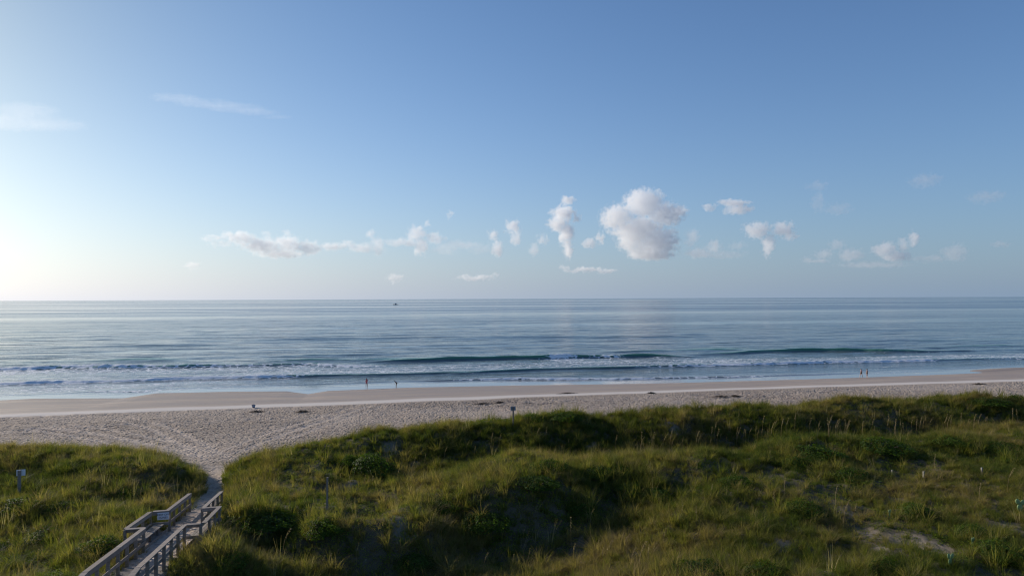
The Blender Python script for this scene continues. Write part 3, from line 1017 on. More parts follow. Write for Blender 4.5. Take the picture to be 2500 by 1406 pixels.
# notice on the cross rail of the left bay, facing back up the walk
sp = bw.matrix_basis @ Vector((TL_ - 0.16, 10.58 - 0.12, walk_z(10.58) + HR - 0.235))
sg_ = empty('notice_sign', sp, bw.rotation_euler.z)
tag(sg_, 'small white notice lettered in dark capitals on the boardwalk cross rail', 'sign')
bm = bmesh.new()
box_bm(bm, -.26, .26, -.006, .006, -.17, .17)
link('panel', bm_mesh('panel', bm, MAT['signwhite'], .003), parent=sg_)
for txt, zz in (('KEEP OFF', .07), ('DUNES', -.07)):
    o = link('lettering', text_mesh(txt, 0.125, MAT['ink']), parent=sg_, loc=(0, -.0095, zz))
    o.rotation_euler = (math.pi / 2, 0, 0)

# ------------------------------------------------------------------ posts and signs in the dunes
def find_base(px, py):
    h = hit(px, py)
    return h


def stand(px, py):
    v = hit(px, py)
    return v


def post_mesh(w, h, taper=1.0, deep=0.4, lean=0):
    bm = bmesh.new()
    vs_ = box_bm(bm, -w / 2, w / 2, -w / 2, w / 2, -deep, h)
    for v in vs_:
        if v.co.z > 0:
            v.co.x *= taper; v.co.y *= taper
            v.co.x += lean
    return bm


def px_size(p):
    """metres per photo pixel at a point"""
    d = CM.inverted() @ Vector(p)
    return -d.z / F


b = stand(47, 1208)
k = px_size(b)
sgn = empty('sign_post', b, 0.12)
tag(sgn, 'dark wooden post with a white sign at the left edge, standing in dune grass', 'sign post')
link('post', bm_mesh('post', post_mesh(0.14, 60 * k), MAT['post'], .008), parent=sgn)
bm = bmesh.new()
box_bm(bm, -.17, .26, .078, .09, 60 * k - .32, 60 * k + .02)
link('sign_panel', bm_mesh('sign_panel', bm, MAT['signwhite'], .003), parent=sgn)

b = stand(1253, 1040)
k = px_size(b)
b = Vector(b)
sgn = empty('sign_post', b, -0.1)
tag(sgn, 'thin dark post with a blue grey sign seen from behind, on the seaward crest', 'sign post')
hh = 47 * k
link('post', bm_mesh('post', post_mesh(0.11, hh), MAT['post'], .006), parent=sgn)
bm = bmesh.new()
box_bm(bm, -.20, .20, .060, .072, hh - .30, hh + .03)
link('sign_panel', bm_mesh('sign_panel', bm, MAT['signback'], .003), parent=sgn)

b = stand(798, 1252)
k = px_size(b)
pp = link('bare_post', bm_mesh('bare_post', post_mesh(0.10, 84 * k, 0.9, 0.4, 0.03), MAT['post'], .006), loc=b)
tag(pp, 'tall bare wooden post without a sign, standing on the grassy ridge', 'post')

for (x_, y_, h_, lb) in ((2255, 1172, 15, 'short pale stake in the grass, left of the other pale stake'),
                         (2397, 1162, 15, 'short pale stake in the grass nearest the right edge'),
                         (2178, 1160, 7, 'very short pale stake, lowest and leftmost of the pale stakes')):
    b = stand(x_, y_)
    k = px_size(b)
    o = link('marker_stake', bm_mesh('marker_stake', post_mesh(0.085, h_ * k + .10, 1, .2, .01), MAT['stake'], .004), loc=b)
    tag(o, lb, 'stake', 'pale marker stakes on the right of the dunes')


# ------------------------------------------------------------------ plants
def blade_clump(n, h, spread, lean, w, seed, dryness=0.5, segs=3):
    r = np.random.default_rng(seed)
    V, Fc, D = [], [], []
    for i in range(n):
        a = r.uniform(0, 2 * math.pi)
        rad = spread * math.sqrt(r.uniform(0, 1))
        bx, by = rad * math.cos(a), rad * math.sin(a)
        az = a + r.normal(0, 0.9)
        hh = h * r.uniform(0.5, 1.1)
        ln = lean * r.uniform(0.3, 1.3)
        wa = az + math.pi / 2 + r.normal(0, 0.5)
        wx, wy = math.cos(wa) * w / 2, math.sin(wa) * w / 2
        dv = float(np.clip(r.normal(dryness, 0.28), 0, 1))
        base = len(V)
        for s_ in range(segs + 1):
            f = s_ / segs
            off = ln * hh * f ** 1.8
            z = hh * (f - 0.35 * (ln ** 1.3) * f ** 2.4)
            ww = 1.0 - 0.85 * f
            cx, cy = bx + math.cos(az) * off, by + math.sin(az) * off
            V.append((cx - wx * ww, cy - wy * ww, z)); V.append((cx + wx * ww, cy + wy * ww, z))
            D += [dv, dv]
        for s_ in range(segs):
            q = base + 2 * s_
            Fc.append((q, q + 1, q + 3, q + 2))
    return np.array(V), np.array(Fc), np.array(D)


def leaf_clump(n, rad, height, size, seed):
    r = np.random.default_rng(seed)
    V, Fc, D = [], [], []
    for i in range(n):
        a = r.uniform(0, 2 * math.pi); q = rad * math.sqrt(r.uniform(0, 1))
        c = np.array([q * math.cos(a), q * math.sin(a), height * r.uniform(0.1, 1) * (1 - 0.5 * (q / rad) ** 2)])
        nrm = np.array([r.normal(0, .5), r.normal(0, .5), 1.0]); nrm /= np.linalg.norm(nrm)
        t1 = np.cross(nrm, [math.cos(a * 3), math.sin(a * 3), 0.1]); t1 /= np.linalg.norm(t1)
        t2 = np.cross(nrm, t1)
        s_ = size * r.uniform(0.6, 1.25)
        b0 = len(V)
        V += [c - t1 * s_ * .5, c + t2 * s_ * .32 + nrm * s_ * .08, c + t1 * s_ * .5, c - t2 * s_ * .32 + nrm * s_ * .08]
        Fc.append((b0, b0 + 1, b0 + 2, b0 + 3))
        D += [float(np.clip(r.normal(.45, .25), 0, 1))] * 4
    return np.array(V), np.array(Fc), np.array(D)


def proto(name, VFD, mat):
    me = np_mesh(name, VFD[0], VFD[1], mat, False)
    attr(me, 'dry', VFD[2][:len(me.vertices)])
    return bpy.data.objects.new(name, me)          # the model that the ground cover repeats; stands nowhere itself


PROTO = [
    proto('tussock', blade_clump(46, 0.62, .16, .75, .017, 1, .40), MAT['grass']),
    proto('tussock', blade_clump(40, 0.50, .20, .95, .016, 2, .45), MAT['grass']),
    proto('tussock', blade_clump(34, 0.82, .12, .55, .018, 3, .35), MAT['grass']),
    proto('tussock', blade_clump(44, 0.30, .26, 1.05, .014, 4, .75), MAT['grass']),
    proto('creeper', leaf_clump(34, .30, .20, .085, 5), MAT['leaf']),
    proto('creeper', leaf_clump(30, .34, .13, .070, 6), MAT['leaf']),
    proto('bent_tussock', blade_clump(70, 1.00, .24, 1.05, .022, 8, .62, 4), MAT['grass']),
    proto('oat_tuft', blade_clump(9, 1.25, .14, .30, .016, 7, .8), MAT['oat']),
]

# where things grow
NV = 124000
ang = rng.uniform(math.radians(-41), math.radians(41), NV)
dd = np.sqrt(rng.uniform(22.0 ** 2, 76.0 ** 2, NV))
vx = np.sin(ang + A) * dd; vy = np.cos(ang + A) * dd
crest_e = 56.2 + 1.6 * (fbm(vx * 0.13, vy * 0 + 1, 77, 3) - 0.5)
edge_n = fbm(vx * 0.5, vy * 0.5, 91, 3)
keep = (vy < crest_e + 0.2 + 2.0 * (edge_n - 0.5)) & (vy > 15)
ds = (vx - WJ[0]) * WDIR.x + (vy - WJ[1]) * WDIR.y
dt = (vx - WJ[0]) * WT.x + (vy - WJ[1]) * WT.y
keep &= ~((np.abs(dt) < 0.93 + 0.10 * edge_n) & (ds < 16))
keep &= ~((np.abs(dt) < 1.62) & (ds > 6.6) & (ds < 10.7))
pcx2 = np.interp(vy, [40, 46, 50.5, 53, 57], [-9.0, -9.8, -10.75, -11.1, -11.4])
pw2 = np.interp(vy, [38, 46, 50, 52, 55, 58], [0.8, 0.62, 0.55, 1.1, 3.2, 6.0])
keep &= ~((np.abs(vx - pcx2) < pw2 + 0.25 * (edge_n - .5)) & (ds > 15))
# bare sand showing through: (pixel, radius in metres)
BARE = [(980, 1290, .6), (955, 1265, .4), (1010, 1312, .4), (1638, 1040, .7), (1440, 1090, .6), (950, 1092, .7), (1100, 1125, .8), (1000, 1145, .8), (2220, 1322, .8), (2300, 1345, .9), (2120, 1300, .5), (2165, 1338, .6),
        (2480, 1290, .8), (1900, 1330, .7), (2060, 1370, .6), (2070, 1250, .5), (860, 1180, .8), (90, 1330, .3), (2390, 1290, .6)]
bare = np.zeros(NV)
for (bx, by, br) in BARE:
    h_ = hit(bx, by)
    if h_ is None:
        continue
    q = np.hypot((vx - h_.x), (vy - h_.y) * 0.75) / br
    bare = np.maximum(bare, 1 - sstep(0.45, 1.25, q + 0.6 * (edge_n - .5)))
for (bx, by, br) in BARE:
    h_ = hit(bx, by)
    if h_ is not None:
        q = np.hypot((X - h_.x), (Y - h_.y) * 0.75) / br
        lit_ = lit_ * (0.72 + 0.28 * sstep(0.4, 1.3, q))
attr(sand_ob.data, 'litter', lit_)
dens_n = fbm(vx * 0.30, vy * 0.30, 93, 4)
keep &= rng.uniform(0, 1, NV) > bare * np.where(vx > 12, 0.58, 0.50)
keep &= rng.uniform(0, 1, NV) > 0.22 * sstep(0.50, 0.62, dens_n)
vx, vy, dd, edge_n = vx[keep], vy[keep], dd[keep], edge_n[keep]
n = len(vx)
vz = ground(vx, vy)
# kind of growth
gn = fbm(vx * 0.16, vy * 0.16, 95, 3)
ln = fbm(vx * 0.24 + 40, vy * 0.24, 97, 3)
lit_r = np.zeros(n)
r_ = rng.uniform(0, 1, n)
kind = rng.integers(0, 2, n)
kind = np.where(r_ < 0.12, 2, kind)
kind = np.where((r_ > 0.55) & (gn > 0.50), 3, kind)
kind = np.where((r_ > 0.82), 3, kind)
leafy = sstep(0.53, 0.60, ln)
kind = np.where(rng.uniform(0, 1, n) < leafy * 0.75, rng.integers(4, 6, n), kind)
crest_n = np.exp(-((vy - crest_e[keep] + 0.6) / 1.6) ** 2)
kind = np.where(rng.uniform(0, 1, n) < 0.006 + 0.07 * crest_n, 7, kind)
kind = np.where((kind < 4) & (rng.uniform(0, 1, n) < 0.07), 6, kind)
tint = np.clip(0.37 + 1.5 * (gn - 0.5) + 0.9 * (fbm(vx * 0.9, vy * 0.9, 99, 2) - 0.5) + rng.normal(0, 0.16, n), 0, 1)
scl = (0.46 + 0.66 * rng.uniform(0, 1, n) ** 1.5) * (0.75 + 0.5 * dens_n[keep])
scl = np.where(kind == 3, scl * 1.15, scl)
# the right-hand flat grows shorter, drier stuff
flat_ = sstep(14, 24, vx) * (1 - sstep(38, 44, vy))
tint = np.where(kind >= 4, np.clip(tint + 0.15, 0, 1), tint)
tint = np.where(kind == 6, np.clip(tint + 0.10, 0, 1), tint)
tint = np.clip(tint + 0.10 * flat_, 0, 1)
scl = scl * (1 - 0.25 * flat_)


def scatter(name, P, kinds, tints, scales, label, seed):
    me = bpy.data.meshes.new(name)
    me.vertices.add(len(P))
    me.vertices.foreach_set('co', np.asarray(P, np.float32).ravel())
    for nm, ar, ty in (('idx', kinds, 'INT'), ('tint', tints, 'FLOAT'), ('sc', scales, 'FLOAT')):
        a = me.attributes.new(nm, ty, 'POINT')
        a.data.foreach_set('value', np.asarray(ar, np.int32 if ty == 'INT' else np.float32))
    r = np.random.default_rng(seed)
    rot = np.stack([r.normal(0, .13, len(P)), r.normal(0, .13, len(P)), r.uniform(0, 6.28, len(P))], -1)
    a = me.attributes.new('rot', 'FLOAT_VECTOR', 'POINT')
    a.data.foreach_set('vector', rot.astype(np.float32).ravel())
    ob = link(name, me)
    ng = bpy.data.node_groups.new('scatter', 'GeometryNodeTree')
    ng.interface.new_socket('Geometry', in_out='INPUT', socket_type='NodeSocketGeometry')
    ng.interface.new_socket('Geometry', in_out='OUTPUT', socket_type='NodeSocketGeometry')
    N, L = ng.nodes, ng.links
    gi = N.new('NodeGroupInput'); go = N.new('NodeGroupOutput')
    j = N.new('GeometryNodeJoinGeometry')
    for p in reversed(PROTO):
        oi = N.new('GeometryNodeObjectInfo')
        oi.inputs['Object'].default_value = p
        oi.inputs['As Instance'].default_value = True
        L.new(oi.outputs['Geometry'], j.inputs[0])
    ip = N.new('GeometryNodeInstanceOnPoints')
    ip.inputs['Pick Instance'].default_value = True

    def na(nm, dt):
        a_ = N.new('GeometryNodeInputNamedAttribute')
        a_.data_type = dt
        a_.inputs['Name'].default_value = nm
        return a_.outputs[0]
    L.new(gi.outputs[0], ip.inputs['Points'])
    L.new(j.outputs[0], ip.inputs['Instance'])
    L.new(na('idx', 'INT'), ip.inputs['Instance Index'])
    L.new(na('sc', 'FLOAT'), ip.inputs['Scale'])
    er = N.new('FunctionNodeEulerToRotation')
    L.new(na('rot', 'FLOAT_VECTOR'), er.inputs[0])
    L.new(er.outputs[0], ip.inputs['Rotation'])
    L.new(ip.outputs[0], go.inputs[0])
    md = ob.modifiers.new('scatter', 'NODES')
    md.node_group = ng
    tag(ob, label, None, None, 'stuff')
    return ob


scatter('dune_grass', np.stack([vx, vy, vz - 0.02], -1), kind, tint, scl, 'dense green and straw coloured dune grass mixed with creepers covering the dunes', 3)


# shrubs: mounds of small leaves on stems, each one a thing
def shrub_mesh(seed, n=2400, size=0.048):
    r = np.random.default_rng(seed)
    V, Fc, D = [], [], []
    for i in range(n):
        a = r.uniform(0, 2 * math.pi); el = math.asin(r.uniform(0, 1))
        bump = 0.55 + 0.90 * float(fbm(np.array([math.cos(a) * 2.2 + 5]), np.array([math.sin(a) * 2.2 + el * 2.5]), seed, 4)[0])
        rr_ = bump * (1 - 0.30 * r.uniform(0, 1) ** 2)
        c = np.array([math.cos(a) * math.cos(el) * rr_, math.sin(a) * math.cos(el) * rr_, math.sin(el) * rr_ * 0.62])
        nrm = c + np.array([0, 0, 0.35]) + r.normal(0, .45, 3); nrm /= np.linalg.norm(nrm)
        t1 = np.cross(nrm, r.normal(0, 1, 3)); t1 /= np.linalg.norm(t1)
        t2 = np.cross(nrm, t1)
        s_ = size * r.uniform(.6, 1.3)
        b0 = len(V)
        V += [c - t1 * s_, c + t2 * s_ * .6 + nrm * s_ * .15, c + t1 * s_, c - t2 * s_ * .6 + nrm * s_ * .15]
        Fc.append((b0, b0 + 1, b0 + 2, b0 + 3))
        D += [float(np.clip(r.normal(.45, .3), 0, 1))] * 4
    return np.array(V), np.array(Fc), np.array(D)


SM = []
for i in range(4):
    VFD = shrub_mesh(200 + i)
    me = np_mesh('foliage', VFD[0], VFD[1], MAT['leaf'], False)
    attr(me, 'dry', VFD[2][:len(me.vertices)])
    SM.append(me)


def stems_mesh(seed):
    r = random.Random(seed)
    bm = bmesh.new()
    for i in range(7):
        a = r.uniform(0, 6.28); q = r.uniform(.3, .75)
        e = Vector((math.cos(a) * q, math.sin(a) * q, r.uniform(.25, .5)))
        b_ = board((0, 0, -.08), e, .03, .03, Vector((.3, .2, 1)))
        tmp = bpy.data.meshes.new('tmp'); b_.to_mesh(tmp); b_.free()
        bm.from_mesh(tmp); bpy.data.meshes.remove(tmp)
    return bm_mesh('stem', bm, MAT['stem'])


STM = [stems_mesh(5), stems_mesh(6)]
# pixel x, y of the middle of the visible mound's foot, half width px, height px
SHRUBS = [
    (905, 1150, 62, 40, 'dark leafy shrub in the shaded hollow behind the left end of the dune crest'),
    (855, 1135, 30, 24, 'small leafy shrub touching the dark shrub in the shaded hollow'),
    (640, 1285, 80, 36, 'broad leafy shrub right of the boardwalk, lit along its top'),
    (575, 1290, 45, 26, 'leafy shrub nearest the boardwalk on its right side'),
    (705, 1292, 45, 24, 'low shrub between the broad shrub and the foot of the bare post'),
    (790, 1300, 48, 40, 'rounded bright edged shrub just below the tall bare post'),
    (1315, 1185, 62, 30, 'rounded shrub in the middle of the dunes casting a long shadow'),
    (1345, 1145, 48, 24, 'dark shrub just above the rounded middle shrub'),
    (1460, 1160, 42, 18, 'low dark shrub, left of its twin under the lit ridge'),
    (1510, 1160, 34, 18, 'low dark shrub, right of its twin under the lit ridge'),
    (1610, 1220, 46, 30, 'yellow green shrub in the middle of the slope'),
    (1540, 1205, 44, 16, 'flat shrub beside the yellow green one'),
    (1800, 1185, 50, 26, 'shaded shrub on the middle right slope'),
    (1995, 1115, 60, 28, 'upper right shrub with a dark shaded side, left of two on the ridge'),
    (2155, 1098, 64, 24, 'upper right shrub with a dark shaded side, right of two on the ridge'),
    (1945, 1135, 36, 18, 'low leafy shrub at the foot of the ridge shrubs'),
    (2075, 1170, 48, 26, 'bright leafy shrub below the ridge shrubs'),
    (2330, 1085, 42, 18, 'flat shrub on the far right slope'),
    (2440, 1100, 50, 20, 'shrub nearest the right edge on the upper slope'),
    (2480, 1135, 34, 18, 'dim shrub at the right edge'),
    (1720, 1404, 70, 22, 'bright low shrub cut by the bottom edge, left of its neighbour'),
    (1865, 1406, 56, 24, 'bright low shrub cut by the bottom edge, right of its neighbour'),
    (2165, 1400, 56, 36, 'rounded shrub near the bottom edge on the right'),
    (2440, 1352, 62, 28, 'leafy shrub in the lower right corner'),
    (2380, 1310, 42, 16, 'small leafy patch above the lower right corner shrub'),
    (1380, 1022, 40, 16, 'dark shrub on the seaward dune crest right of the signed post'),
    (1310, 1028, 34, 14, 'leafy shrub on the seaward dune crest nearest the signed post'),
    (2410, 985, 46, 18, 'dark shrub on the seaward crest towards the right edge'),
    (2478, 980, 26, 18, 'dark shrub on the seaward crest at the right edge'),
    (60, 1238, 56, 20, 'bright green shrub at the foot of the white signed post'),
    (150, 1250, 50, 18, 'bright low shrub in the left dune, right of the white signed post'),
    (110, 1320, 62, 36, 'large dark shrub in the lower left'),
    (250, 1345, 52, 34, 'dark shrub close to the left railing'),
    (300, 1215, 34, 16, 'low shrub above the left bay of the boardwalk'),
    (560, 1385, 50, 28, 'shaded shrub at the bottom right of the boardwalk'),
    (1190, 1290, 60, 30, 'shaded shrub in the dark hollow'),
    (1010, 1385, 50, 26, 'dim shrub at the bottom of the dark hollow'),
    (1420, 1250, 40, 22, 'dim shrub on the edge of the dark hollow'),
    (1080, 1245, 46, 20, 'leafy shrub at the top edge of the dark hollow'),
    (1960, 1250, 50, 26, 'shaded shrub on the right hand slope'),
    (2240, 1255, 46, 22, 'dim shrub below the pale stakes'),
]
SKIRT = []
for i, (x_, y_, hw, hp, lb) in enumerate(SHRUBS):
    b = hit(x_, min(y_, 1404))
    if b is None:
        continue
    k = px_size(b)
    o = empty('shrub', b, R.uniform(0, 6.28))
    w = hw * k * 1.05
    z_s = max(hp * k * R.uniform(.6, .95), 0.48) / 0.62
    SKIRT.append((b.x, b.y, w))
    o.scale = (w, w * R.uniform(.75, 1.0), z_s)
    tag(o, lb, 'shrub', 'leafy shrubs scattered over the dunes')
    link('foliage', SM[i % 4], parent=o)
    link('stem', STM[i % 2], parent=o)


# creepers and grass running out from under the shrubs
q = []
for (cx_, cy_, w_) in SKIRT:
    for i in range(70):
        a = R.uniform(0, 6.28)
        r_ = w_ * (0.55 + 0.95 * R.random())
        q.append((cx_ + math.cos(a) * r_ * (1 + .5 * math.sin(2 * a + cx_)), cy_ + math.sin(a) * r_))
q = np.array(q)
sd = (q[:, 0] - WJ[0]) * WDIR.x + (q[:, 1] - WJ[1]) * WDIR.y
td = (q[:, 0] - WJ[0]) * WT.x + (q[:, 1] - WJ[1]) * WT.y
q = q[np.abs(td) > 1.75]
m_ = len(q)
r1 = rng.uniform(0, 1, m_)
scatter('creeping_vine', np.c_[q, ground(q[:, 0], q[:, 1]) - 0.02], np.where(r1 < .66, rng.integers(4, 6, m_), rng.integers(0, 4, m_)), rng.uniform(.25, .85, m_), rng.uniform(.8, 1.6, m_),
        'low green creepers spreading round the shrubs on the dunes', 5)


# sea oats: bent stalks with drooping seed heads
def oat_meshes(seed):
    r = random.Random(seed)
    h = 1.0
    bend = r.uniform(.05, .22)
    pts = []
    for i in range(7):
        f = i / 6
        pts.append(Vector((bend * f ** 2.5, 0, h * (f - .08 * f ** 4))))
    V, Fc = [], []
    for i, p in enumerate(pts):
        w = .009 * (1 - .5 * i / 6)
        for a in range(3):
            V.append(p + Vector((math.cos(a * 2.094) * w, math.sin(a * 2.094) * w, 0)))
    for i in range(6):
        for a in range(3):
            Fc.append((3 * i + a, 3 * i + (a + 1) % 3, 3 * i + 3 + (a + 1) % 3, 3 * i + 3 + a))
    stem = mesh('stalk', V, Fc, MAT['oat'])
    V, Fc = [], []
    for i in range(26):
        f = i / 25
        q = pts[-1].lerp(pts[4], 1 - f) if f < .8 else pts[-1] + Vector((.12 * (f - .8), 0, -.05 * (f - .8)))
        a = r.uniform(0, 6.28)
        d = Vector((math.cos(a) * .9 + .5, math.sin(a) * .9, -.7)).normalized() * r.uniform(.035, .065)
        s_ = Vector((-math.sin(a), math.cos(a), 0)) * .013
        b0 = len(V)
        V += [q, q + d * .5 + s_, q + d, q + d * .5 - s_]
        Fc.append((b0, b0 + 1, b0 + 2, b0 + 3))
    return stem, mesh('seed_head', V, Fc, MAT['oat'])


OM = [oat_meshes(i) for i in range(5)]


ORD = 'leftmost,second,third,fourth,fifth,sixth,seventh,eighth,ninth,tenth,eleventh,twelfth,thirteenth,fourteenth,fifteenth,sixteenth,seventeenth,eighteenth,nineteenth,twentieth,twenty-first,twenty-second,twenty-third,twenty-fourth,twenty-fifth,twenty-sixth,twenty-seventh,twenty-eighth,twenty-ninth,thirtieth'.split(',')


def oats(spots, label, group):
    spots = sorted(spots)
    many = len(spots)
    i_ = -1
    for (x_, y_, hgt) in spots:
        b = hit(x_, y_)
        if b is None:
            continue
        k = px_size(b)
        o = empty('sea_oat', b, R.uniform(-1.2, 1.2))
        hh = hgt * k + 0.25
        o.scale = (hh, hh, hh)
        o.rotation_euler[0] = R.uniform(-.06, .06)
        i_ += 1
        lb = label if many > len(ORD) else label + ', ' + (ORD[i_] if i_ == 0 else ORD[i_] + ' from the left')
        tag(o, lb, 'sea oat', group)
        st, sh = OM[R.randrange(5)]
        link('stalk', st, parent=o)
        link('seed_head', sh, parent=o)


sp = []
for i in range(78):
    x_ = R.uniform(1560, 2495)
    yc = np.interp(x_, [1560, 1700, 1900, 2100, 2300, 2500], [1104, 1094, 1062, 1066, 1054, 1036])
    sp.append((x_, yc + R.uniform(-2, 14), R.uniform(24, 52)))
for lo_, hi_, nm_ in ((0, 1870, 'left'), (1870, 2185, 'middle'), (2185, 2600, 'right')):
    oats([q_ for q_ in sp if lo_ <= q_[0] < hi_][:30], 'pale sea oat stalk on the %s part of the lit ridge' % nm_, 'sea oats along the right hand ridge')
sp = [(x_ + R.uniform(-3, 3), y_, h_) for x_, y_, h_ in ((1500, 1108, 40), (1310, 1080, 30), (1330, 1082, 34), (1220, 1095, 30), (1200, 1100, 36), (1160, 1120, 26), (1085, 1130, 34), (1010, 1150, 30), (1005, 1165, 28), (972, 1185, 40), (910, 1200, 30), (890, 1200, 34), (850, 1195, 30), (832, 1190, 28), (755, 1190, 30), (740, 1180, 30), (1140, 1110, 30), (1040, 1140, 26), (1385, 1098, 22))]
oats(sp, 'thin sea oat stalk in the hollow below the left dune crest', 'sea oats in the hollow left of the middle')
sp = [(x_, y_, h_) for x_, y_, h_ in ((1475, 1400, 75), (1468, 1402, 60), (1540, 1395, 50), (1583, 1395, 56), (1560, 1398, 70), (1590, 1380, 45), (1650, 1400, 40), (1395, 1340, 70), (1398, 1392, 60), (1250, 1406, 46), (1290, 1385, 40), (870, 1385, 50), (690, 1370, 70), (785, 1400, 36), (800, 1406, 40), (1180, 1405, 46), (2060, 1290, 60), (2085, 1290, 56), (1890, 1250, 40), (2040, 1240, 44), (1620, 1345, 50), (1700, 1290, 44), (1735, 1230, 40), (1440, 1290, 44), (1915, 1220, 42), (2460, 1205, 60), (2390, 1230, 44), (1800, 1215, 36), (2280, 1150, 36), (2030, 1130, 30))]
oats(sp, 'sea oat stalk in the foreground grass right of the boardwalk', 'sea oats in the foreground')
sp = [(x_, y_, h_) for x_, y_, h_ in ((222, 1205, 34), (232, 1207, 32), (258, 1200, 34), (282, 1205, 28), (312, 1208, 50), (322, 1218, 40), (326, 1222, 36), (206, 1225, 30), (250, 1230, 30), (245, 1222, 36), (120, 1215, 30), (98, 1222, 28), (88, 1222, 26), (125, 1310, 40), (132, 1335, 44), (92, 1395, 46), (155, 1320, 30), (225, 1250, 30), (342, 1232, 34), (300, 1230, 30))]
oats(sp, 'straw coloured sea oat stalk left of the boardwalk', 'sea oats left of the boardwalk')

# prickly pears
def pad_mesh(seed):
    r = random.Random(seed)
    bm = bmesh.new()
    for (cx, cz, rx, rz_, tl) in ((0, .12, .09, .13, 0.0), (.09, .30, .075, .10, .4), (-.06, .32, .07, .10, -.3)):
        g = bmesh.ops.create_icosphere(bm, subdivisions=2, radius=1)
        for v in g['verts']:
            v.co = Matrix.Rotation(tl, 4, 'Y') @ Vector((v.co.x * rx, v.co.y * .022, v.co.z * rz_)) + Vector((cx, 0, cz))
    return bm_mesh('prickly_pear', bm, MAT['cactus'], smooth=True)


PM = pad_mesh(1)
for (x_, y_, k_, lb) in ((2172, 1268, 1.0, 'single small pale prickly pear above the sandy patch'), (2375, 1345, 1.1, 'small prickly pear right of the sandy patch'),
                         (2320, 1388, 1.2, 'pale prickly pear near the bottom right'), (2490, 1255, 1.5, 'larger green prickly pear at the right edge')):
    b = hit(x_, y_)
    o = link('prickly_pear', PM, loc=b + Vector((0, 0, .1)))
    o.scale = (k_,) * 3
    o.rotation_euler = (0, 0, R.uniform(-.6, .6))
    tag(o, lb, 'cactus', 'prickly pears among the dune grass')

# ------------------------------------------------------------------ things on the beach
# seaweed left by the tide: low ragged piles
def wrack(px, py, wpx, dpt, seed, lb):
    b = hit(px, py)
    k = px_size(b)
    w = wpx * k / 2
    r = np.random.default_rng(seed)
    n_ = 240
    V, Fc = [], []
    for i in range(n_):
        x_ = r.normal(0, .45) * w; y_ = r.normal(0, .35) * dpt
        z = .02 + .16 * math.exp(-(x_ / w) ** 2 * 2) * r.uniform(0, 1)
        a = r.uniform(0, 6.28); L_ = r.uniform(.10, .28); s_ = .03
        d = np.array([math.cos(a), math.sin(a), r.normal(0, .25)]) * L_
        c = np.array([x_, y_, z]); q = np.array([-math.sin(a), math.cos(a), .4]) * s_
        b0 = len(V)
        V += [c - q, c + q, c + d + q * .5, c + d - q * .5]
        Fc.append((b0, b0 + 1, b0 + 2, b0 + 3))
    o = link('seaweed_pile', mesh('seaweed_pile', V, Fc, MAT['wrack']), loc=b)
    tag(o, lb, 'seaweed', 'seaweed piles on the dry sand')


wrack(1220, 984, 34, .5, 1, 'dark seaweed pile on the sand, right one of a pair behind the signed post')
wrack(1178, 987, 54, .5, 2, 'dark seaweed pile on the sand, left one of a pair behind the signed post')
wrack(1760, 969, 46, .6, 3, 'dark seaweed pile on the sand between the dunes and the shore right of middle')
wrack(1795, 968, 22, .5, 4, 'small seaweed scrap right of the larger pile')
wrack(625, 1006, 44, .5, 5, 'thin dark line of seaweed below the beach bag')
wrack(738, 1006, 34, .5, 6, 'thin dark scrap of seaweed right of the beach bag')
wrack(1385, 961, 50, .4, 7, 'seaweed on the rim of the sand step in the middle')
wrack(2390, 938, 34, .5, 8, 'seaweed on the sand far down the beach on the right')
wrack(1590, 960, 20, .4, 9, 'tiny seaweed scrap on the rim of the sand step')

# beach bag
b = hit(619, 995)
bag = empty('beach_bag', b, 0.35)
bag.scale = (.88, .88, .88)
tag(bag, 'small blue grey open topped beach bag standing alone on the sand', 'bag')
mb = simple('bag_cloth', (0.09, 0.11, 0.15), 0.8)
mt = simple('bag_trim', (0.35, 0.42, 0.50), 0.7)
V = []
for z, w, d in ((0, .15, .10), (.18, .19, .13), (.40, .25, .15), (.385, .235, .137), (.05, .14, .09)):
    for (a_, c_) in ((-1, -1), (1, -1), (1, 1), (-1, 1)):
        V.append((a_ * w, c_ * d, z))
Fc = [(0, 3, 2, 1), (16, 17, 18, 19)]
for l_ in range(4):
    for i in range(4):
        Fc.append((4 * l_ + i, 4 * l_ + (i + 1) % 4, 4 * l_ + 4 + (i + 1) % 4, 4 * l_ + 4 + i))
link('bag_body', mesh('bag_body', V, Fc, mb), parent=bag)
bm = bmesh.new()
for y_ in (-.153, .153):
    pts = [Vector((-.09 + .18 * i / 6, y_, .38 + .12 * math.sin(math.pi * i / 6))) for i in range(7)]
    for i in range(6):
        b_ = board(pts[i], pts[i + 1], .02, .02, Vector((0, 1, 0)))
        tmp = bpy.data.meshes.new('tmp'); b_.to_mesh(tmp); b_.free()
        bm.from_mesh(tmp); bpy.data.meshes.remove(tmp)
    if y_ < 0:
        m_one = bm_mesh('handle', bm, mt); bm = bmesh.new()
link('handle', m_one, parent=bag)
link('handle', bm_mesh('handle', bm, mt), parent=bag)
bm = bmesh.new()
box_bm(bm, -.16, .16, -.168, -.157, .17, .33)
link('pocket', bm_mesh('pocket', bm, mt), parent=bag)


